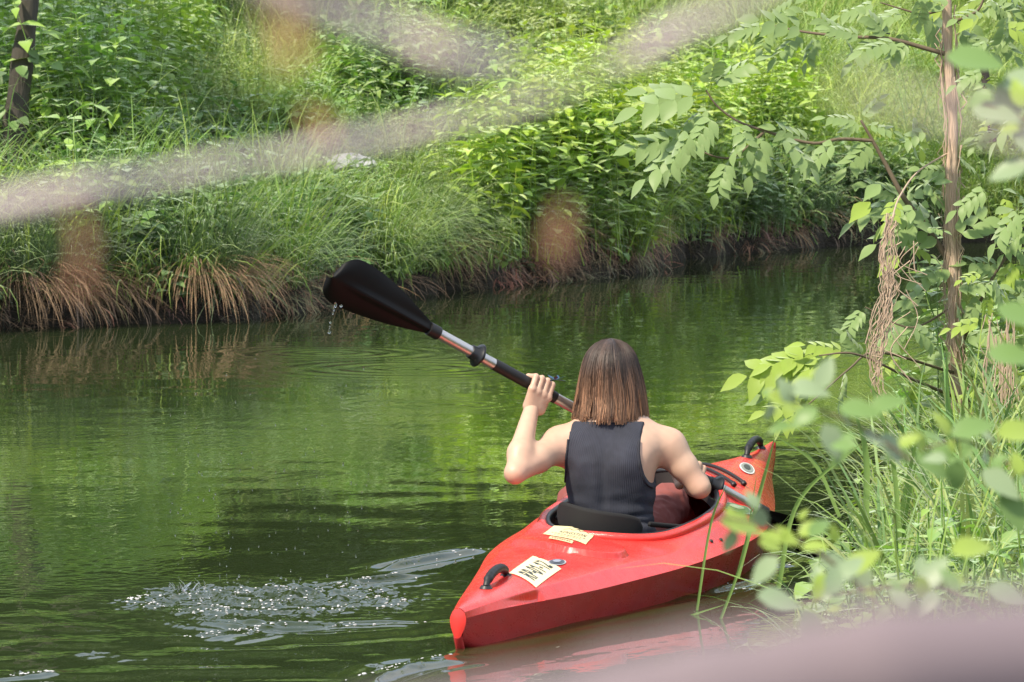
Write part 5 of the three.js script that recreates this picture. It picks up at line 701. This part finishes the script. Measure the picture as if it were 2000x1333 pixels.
function twigOf(name, label, cat, stem, r, leaves, mat, d, mStem) { // a leafy twig close to the camera: stem points, leaves [x, y, length px, angle, mat]
  const b = at(stem[0][0], stem[0][1], stem[0][2] ?? d), g = base(name, b, label, cat), q = (x, y, dd = d) => at(x, y, dd).sub(b); const mb = new MB(); mb.tube(smoothLine(stem.map((s) => q(...s)), 24), typeof r === 'function' ? r : (t) => r * (1 - 0.4 * t), 8); part(g, 'stem', mb.geo(), mStem || M.twig);
  for (const [x, y, len, ang, mm, dd, wf] of leaves) { const D = dd ?? d, l = 0.8 * len / F * D, lb = new MB(); lb.leaf(V(0, 0, 0), V(Math.cos(ang), -Math.sin(ang), rr(-0.3, 0.4)), V(0, 0.75, 0.7), l, l * (wf ?? 0.58), { prof: [0.2, 0.9, 1, 0.85, 0.5, 0], curl: rr(0.1, 0.7), fold: 0.2 }); const o = part(g, 'leaf', lb.geo(), mm || mat); o.position.copy(q(x, y, D)); }
  if (d > 2) for (let i = 0; i < 16; i++) { const k = rr(0.1, 1), n = stem.length - 1, f = k * n, a = Math.min(n - 1, Math.floor(f)), x = lerp(stem[a][0], stem[a + 1][0], f - a), y = lerp(stem[a][1], stem[a + 1][1], f - a), l = rr(28, 70) / F * d, g2 = rr(-1.6, 1.6) + (rnd() < 0.5 ? 0 : Math.PI), lb = new MB(); lb.leaf(V(0, 0, 0), V(Math.cos(g2), -Math.sin(g2), rr(-0.5, 0.6)), V(rr(-0.4, 0.4), 0.75, 0.7), l, l * rr(0.45, 0.65), { prof: [0.2, 0.9, 1, 0.85, 0.5, 0], curl: rr(0.2, 0.9), fold: 0.2 }); const o = part(g, 'leaf', lb.geo(), [mat, M.midLeaf, M.brightLeaf, M.grayLeaf][i % 4]); o.position.copy(q(x + rr(-45, 45), y + rr(-40, 40), d + rr(-0.15, 0.15))); }
  return g;
}
M.grayLeaf = leafy(0.24, 0.33, 0.17, 0.3, 0.6);
twigOf('leafy_twig', 'out-of-focus bright green leaves in front of the kayak side', 'twig', [[1720, 1180], [1600, 1080], [1500, 1030], [1410, 1010]], 0.0012, [[1410, 1020, 120, 0.1, M.brightLeaf], [1500, 1040, 90, 0.2], [1560, 1045, 80, -0.5], [1600, 1090, 110, 0.4, M.grayLeaf], [1520, 1090, 100, 2.4, M.grayLeaf], [1650, 1120, 110, -0.6]], M.brightLeaf, 3.5);
twigOf('leafy_twig', 'out-of-focus dark and pale leaves above the kayak bow', 'twig', [[1780, 900], [1690, 840], [1600, 800], [1510, 770]], 0.0012, [[1500, 770, 90, 0.3, M.brightLeaf], [1540, 760, 110, -0.1, M.grayLeaf], [1600, 760, 90, -1.2, M.grayLeaf], [1610, 830, 100, 1.1, M.grayLeaf], [1640, 795, 110, 0.1], [1700, 800, 100, -0.4], [1720, 850, 100, 0.8, M.grayLeaf], [1660, 860, 90, 2.2]], M.midLeaf, 3.6);
twigOf('leafy_twig', 'out-of-focus pale round leaves low before the sedges', 'twig', [[1960, 1220], [1850, 1150], [1700, 1150], [1560, 1180]], 0.0012, [[1480, 1165, 120, 0.2, M.grayLeaf], [1570, 1190, 110, 1.2], [1640, 1130, 90, -0.8], [1860, 1080, 120, -0.3, M.brightLeaf], [1800, 1150, 110, -0.9], [1930, 1150, 110, 0.2]], M.grayLeaf, 3.3);
twigOf('leafy_twig', 'out-of-focus leafy twig at the right edge beside the thin trunk', 'twig', [[2060, 960], [1960, 900], [1880, 860], [1800, 880]], 0.0012, [[1790, 890, 110, 0.5], [1860, 850, 120, -0.4], [1920, 920, 120, 0.6, M.grayLeaf], [1950, 850, 130, -0.2, M.brightLeaf], [1990, 930, 120, 0.3], [1870, 900, 90, 1.6], [1960, 960, 120, 1.1]], M.midLeaf, 3.8);
twigOf('leafy_twig', 'out-of-focus leafy twig at the right edge halfway up', 'twig', [[2080, 260], [2000, 230], [1920, 200]], 0.0012, [[1900, 215, 130, 0.1], [1960, 170, 120, -0.4], [1980, 260, 130, 0.5, M.grayLeaf], [1850, 110, 150, 0.1, M.midLeaf], [2010, 320, 110, 2.8], [1930, 690, 130, 0.0, M.midLeaf], [1950, 600, 120, 0.4, M.midLeaf]], M.grayLeaf, 3.6);

// ------------------------------------------------------------------ twigs and dry leaves right before the lens
{
  const mauve = new THREE.MeshStandardMaterial({ color: new THREE.Color().setRGB(0.47, 0.39, 0.41), roughness: 0.9 }), rose = new THREE.MeshStandardMaterial({ color: new THREE.Color().setRGB(0.64, 0.49, 0.51), roughness: 0.9 }), bark = new THREE.MeshStandardMaterial({ color: new THREE.Color().setRGB(0.175, 0.138, 0.152), roughness: 0.9 });
  M.orange = leafy(0.74, 0.44, 0.19, 0.45, 0.1); M.rust = leafy(0.40, 0.19, 0.11, 0.4, 0.1);
  twigOf('blurred_twig', 'blurred mauve twig slanting up across the whole picture', 'twig', [[-200, 455, 0.76], [0, 402, 0.75], [90, 388, 0.75], [170, 366, 0.74], [300, 352, 0.76], [450, 318, 0.76], [560, 308, 0.77], [660, 283, 0.76], [760, 272, 0.78], [860, 238, 0.77], [950, 228, 0.78], [1130, 165, 0.75], [1200, 122, 0.74], [1260, 104, 0.72], [1340, 55, 0.72], [1420, 25, 0.71], [1600, -80, 0.71]], (t) => 0.00115 + 0.00075 * gauss(t, 0.1, 0.11) + 0.00035 * gauss(t, 0.48, 0.06) - 0.0006 * gauss(t, 0.70, 0.05) + 0.0013 * gauss(t, 0.84, 0.06) + 0.00012 * Math.sin(t * 70),
    [[150, 410, 70, 1.5, M.rust, 0.7, 0.5], [168, 455, 90, 1.75, M.rust, 0.7, 0.45], [150, 515, 80, 1.4, M.rust, 0.7, 0.4], [1100, 400, 70, 1.7, M.rust, 0.75, 0.6], [1085, 440, 100, 1.5, M.rust, 0.75, 0.6], [600, 205, 70, 1.3, M.orange, 0.8, 0.4], [640, 225, 60, 1.7, M.orange, 0.8, 0.4]], M.rust, 0.75, mauve);
  twigOf('blurred_twig', 'blurred rosy twig at the upper middle joining from above', 'twig', [[470, -80, 0.56], [560, -20, 0.56], [650, 22, 0.57], [780, 66, 0.58], [880, 108, 0.58], [960, 118, 0.6], [1040, 148, 0.62]], (t) => 0.0015 + 0.0004 * gauss(t, 0.35, 0.1) + 0.0004 * gauss(t, 0.75, 0.1) - 0.0007 * gauss(t, 1, 0.15), [[545, -10, 110, 1.35, M.orange, 0.62, 0.75], [570, 60, 110, 1.7, M.orange, 0.62, 0.7], [520, 130, 90, 1.5, M.brightLeaf, 0.62, 0.5]], M.orange, 0.6, rose);
  twigOf('blurred_twig', 'faint blurred rosy twig at the right edge before the thin trunk', 'twig', [[2150, 310, 0.5], [1960, 245, 0.5], [1800, 205, 0.5], [1640, 165, 0.5]], 0.0007, [[1930, 230, 120, 0.3, M.rust, 0.5, 0.4]], M.rust, 0.5, rose);
  const b = at(1500, 1480, 0.52), g = base('blurred_branch', b, 'thick blurred mauve-grey branch across the lower right corner', 'branch'); const mb = new MB(); mb.tube(smoothLine([at(650, 1535, 0.53), at(1000, 1470, 0.52), at(1200, 1418, 0.52), at(1400, 1378, 0.52), at(1600, 1330, 0.52), at(1750, 1312, 0.52), at(2300, 1275, 0.53)].map((p) => p.sub(b)), 40), (t) => 0.0078 * (1 + 0.05 * Math.sin(t * 17) + 0.03 * Math.sin(t * 41)), 14); part(g, 'wood', mb.geo(), bark);
}

// ------------------------------------------------------------------ small things
{
  const wood = new THREE.MeshStandardMaterial({ color: new THREE.Color().setRGB(0.24, 0.2, 0.16), roughness: 0.9 }); const A = at(1252, 470, frontD(1252) + 0.05), B = onWater(1292, 523, -0.08), mb = new MB(); mb.tube(smoothLine([V(0, 0, 0), B.clone().sub(A).multiplyScalar(0.5).add(V(0.01, 0, 0)), B.clone().sub(A)], 10), (t) => 0.018 - 0.006 * t, 7); const o = top('stick', mb.geo(), wood, 'grey dead stick leaning from the far bank into the water', 'stick'); o.position.copy(A);
  const stoneM = new THREE.MeshStandardMaterial({ color: new THREE.Color().setRGB(0.5, 0.5, 0.5), roughness: 0.85 });
  for (const [px, py, w, label] of [[305, 306, 0.07, 'pale stone left on the ledge below the nettles'], [580, 288, 0.05, 'small pale stone behind the ledge herbs'], [685, 322, 0.16, 'flat pale stone on the ledge right of the other two']]) { const g = new THREE.IcosahedronGeometry(w, 3); const p = g.attributes.position; for (let i = 0; i < p.count; i++) { const v = V(p.getX(i), p.getY(i), p.getZ(i)); v.multiplyScalar(1 + 0.18 * n3(v.x / w * 1.2 + px, v.y / w * 1.2, v.z / w * 1.2)); p.setXYZ(i, v.x, v.y * 0.42, v.z); } g.computeVertexNormals(); let d = 26; for (; d < 45; d += 0.05) { const P0 = at(px, py, d), [s, q] = sq(P0.x, P0.z); if (q > 0.1 && P0.y < bankH(s, q) + 0.22) break; } const st = top('stone', g, stoneM, label, 'stone'); st.position.copy(at(px, py, d)); }
  { const P0 = at(1931, 135, 33), gq = new THREE.CylinderGeometry(0.03, 0.035, 0.6, 10, 3); const pst = top('post', gq, M.darkBark, 'short dark wooden post standing behind the thin trunk', 'post'); pst.rotation.z = 0.14; pst.position.copy(P0).add(V(0, -0.2, 0)); }
  // damselflies
  const dark = new THREE.MeshPhysicalMaterial({ color: new THREE.Color().setRGB(0.01, 0.022, 0.035), roughness: 0.3, clearcoat: 0.5, side: THREE.DoubleSide }), blue = new THREE.MeshPhysicalMaterial({ color: new THREE.Color().setRGB(0.012, 0.05, 0.11), roughness: 0.4, side: THREE.DoubleSide });
  const fly = (p, label, yaw, rest) => { const g = base('damselfly', p, label, 'insect'); g.rotation.y = yaw; const bd = new MB(); bd.tube([V(-0.018, 0, 0), V(-0.013, 0.001, 0), V(-0.006, 0.001, 0), V(0.006, 0, 0), V(0.026, -0.003, 0)], (t) => t < 0.1 ? 0.0014 : t < 0.5 ? 0.0024 : 0.0012, 7); part(g, 'body', bd.geo(), dark); const hd = new THREE.SphereGeometry(0.0026, 10, 8); hd.translate(-0.019, 0, 0); part(g, 'head', hd, dark); for (const [sx, s] of [[0, 1], [0, -1], [0.005, 1], [0.005, -1]]) { const w = new MB(); w.leaf(V(sx - 0.006, 0.002, 0), rest ? V(1, 0.75 + sx * 20, s * 0.06) : V(sx ? 0.75 : -0.35, 0.45, s), rest ? V(0, 0.1, 1) : V(0, 1, 0.2), 0.029, 0.011, { prof: [0.12, 0.6, 1, 0.95, 0.6, 0.1], fold: 0.02, curl: 0 }); part(g, 'wing', w.geo(), blue); } };
  fly(at(1088, 743, 12.9), 'dark blue damselfly flying over the water beside her raised hand', 0.5, false); fly(at(1727, 66, 15.05), 'dark damselfly with closed wings resting on the upper branch', 2.6, true);
  // fallen bits floating
  const fl = new THREE.MeshStandardMaterial({ color: new THREE.Color().setRGB(0.45, 0.42, 0.34), roughness: 0.8, side: THREE.DoubleSide }); for (const [px, py, l, label] of [[1562, 490, 0.09, 'pale scrap of leaf floating by the far right bank'], [497, 621, 0.06, 'pale leaf floating below the big tussock'], [1090, 1275, 0.012, 'tiny pale petal floating below the kayak']]) { const mb2 = new MB(); mb2.leaf(V(-l / 2, 0.012, 0), V(1, 0.1, 0.2), V(0, 1, 0), l, l * 0.4, { curl: -0.2, fold: 0.3 }); const q = top('floating_leaf', mb2.geo(), fl, label, 'leaf'); q.position.copy(onWater(px, py)); }
  // water falling from the raised blade, and spray
  const drop = new THREE.MeshPhysicalMaterial({ color: 0xffffff, transmission: 1, thickness: 0.01, ior: 1.33, roughness: 0.02 }), dg = new THREE.SphereGeometry(1, 14, 10);
  for (const [px, py, r, sy] of [[655, 596, 0.0032, 2.2], [652, 604, 0.0024, 2.4], [650, 612, 0.002, 1.8], [666, 598, 0.004, 0.8], [645, 630, 0.0028, 1.1], [644, 638, 0.0018, 1.2], [643, 649, 0.004, 1.1], [643, 642, 0.0016, 1]]) { const o = top('water_drop', dg, drop, 'clear water drop falling from the raised paddle blade', 'water drop', 'drops falling from the raised blade'); o.position.copy(at(px, py, 12.36)); o.scale.set(r, r * sy, r); }
  const sp2 = []; for (let i = 0; i < 110; i++) { const px = rr(330, 720), py = i < 60 ? rr(880, 1130) : rr(700, 1110), P0 = at(px, py, rr(12.3, 13.4)), r = rr(0.0009, 0.0018); if (P0.y < 0.01) continue; sp2.push({ m: mtx(P0, 0, rr(-0.2, 0.2), 0, r, r * rr(1.5, 3.5), r), c: [1, 1, 1] }); }
  for (let i = 0; i < 90; i++) { const a = rr(0, 6.28), R = 0.33 * Math.sqrt(rnd()), P0 = V(splashC.x + Math.cos(a) * R, rr(0.004, 0.035) , splashC.z + Math.sin(a) * R), r = rr(0.001, 0.0032); sp2.push({ m: mtx(P0, 0, 0, 0, r, r * rr(0.8, 1.6), r), c: [1, 1, 1] }); }
{ // white bubbles along the wake crests and in the churned patch
    const fl2 = []; for (const r of ridges) { if (r.h < 0.006) continue; for (let i = 1; i < r.pts.length; i++) for (let k = 0; k < 34; k++) { const q = r.pts[i - 1].clone().lerp(r.pts[i], rnd()); q.x += rr(-0.03, 0.03); q.z += 0.035 * (rnd() + rnd() - 1); if (n2(q.x * 12, q.z * 12) < 0.1) continue; q.y = waveH(q.x, -q.z); const z = rr(0.0012, 0.0032); fl2.push({ m: mtx(q, rr(0, 6), 0, 0, z * rr(1, 2.2), z * 0.5, z), c: [1, 1, 1] }); } }
    for (let k = 0; k < 700; k++) { const a = rr(0, 6.28), R = Math.sqrt(rnd()), q = V(splashC.x + Math.cos(a) * R * 0.37, 0, splashC.z + Math.sin(a) * R * 0.34); if (n2(q.x * 9, q.z * 7) < 0.15) continue; q.y = waveH(q.x, -q.z); const z = rr(0.001, 0.0034); fl2.push({ m: mtx(q, rr(0, 6), 0, 0, z * rr(1, 2), z * 0.6, z), c: [1, 1, 1] }); }
    const fo = copies(scene, 'foam', new THREE.SphereGeometry(1, 10, 7), new THREE.MeshPhysicalMaterial({ color: new THREE.Color().setRGB(0.72, 0.72, 0.75), roughness: 1, specularIntensity: 0.2, transmission: 0.3, thickness: 0 }), fl2); tag(fo, 'white bubbles on the wake and the churned patch beside the kayak', 'foam'); }
  const so = copies(scene, 'water_spray', dg, drop, sp2); tag(so, 'fine spray of droplets over the paddle splash at lower left', 'spray');
  // crown of the splash where the blade left the water
  const c0 = onWater(362, 1152), sg = base('water_splash', c0, 'little jets of water at the left end of the splash', 'splash'); for (let i = 0; i < 14; i++) { const a = rr(0, 6.28), o = V(rr(-0.04, 0.055), -0.004, rr(-0.05, 0.05)), h = rr(0.008, 0.03), cr = new MB(); cr.tube([o, o.clone().add(V(Math.cos(a) * h * 0.4, h * 0.6, 0)), o.clone().add(V(Math.cos(a) * h * 0.9, h, 0.004))], (t) => 0.003 * (1 - 0.75 * t), 6); part(sg, 'jet', cr.geo(), drop); }
}
renderer.render(scene, camera);
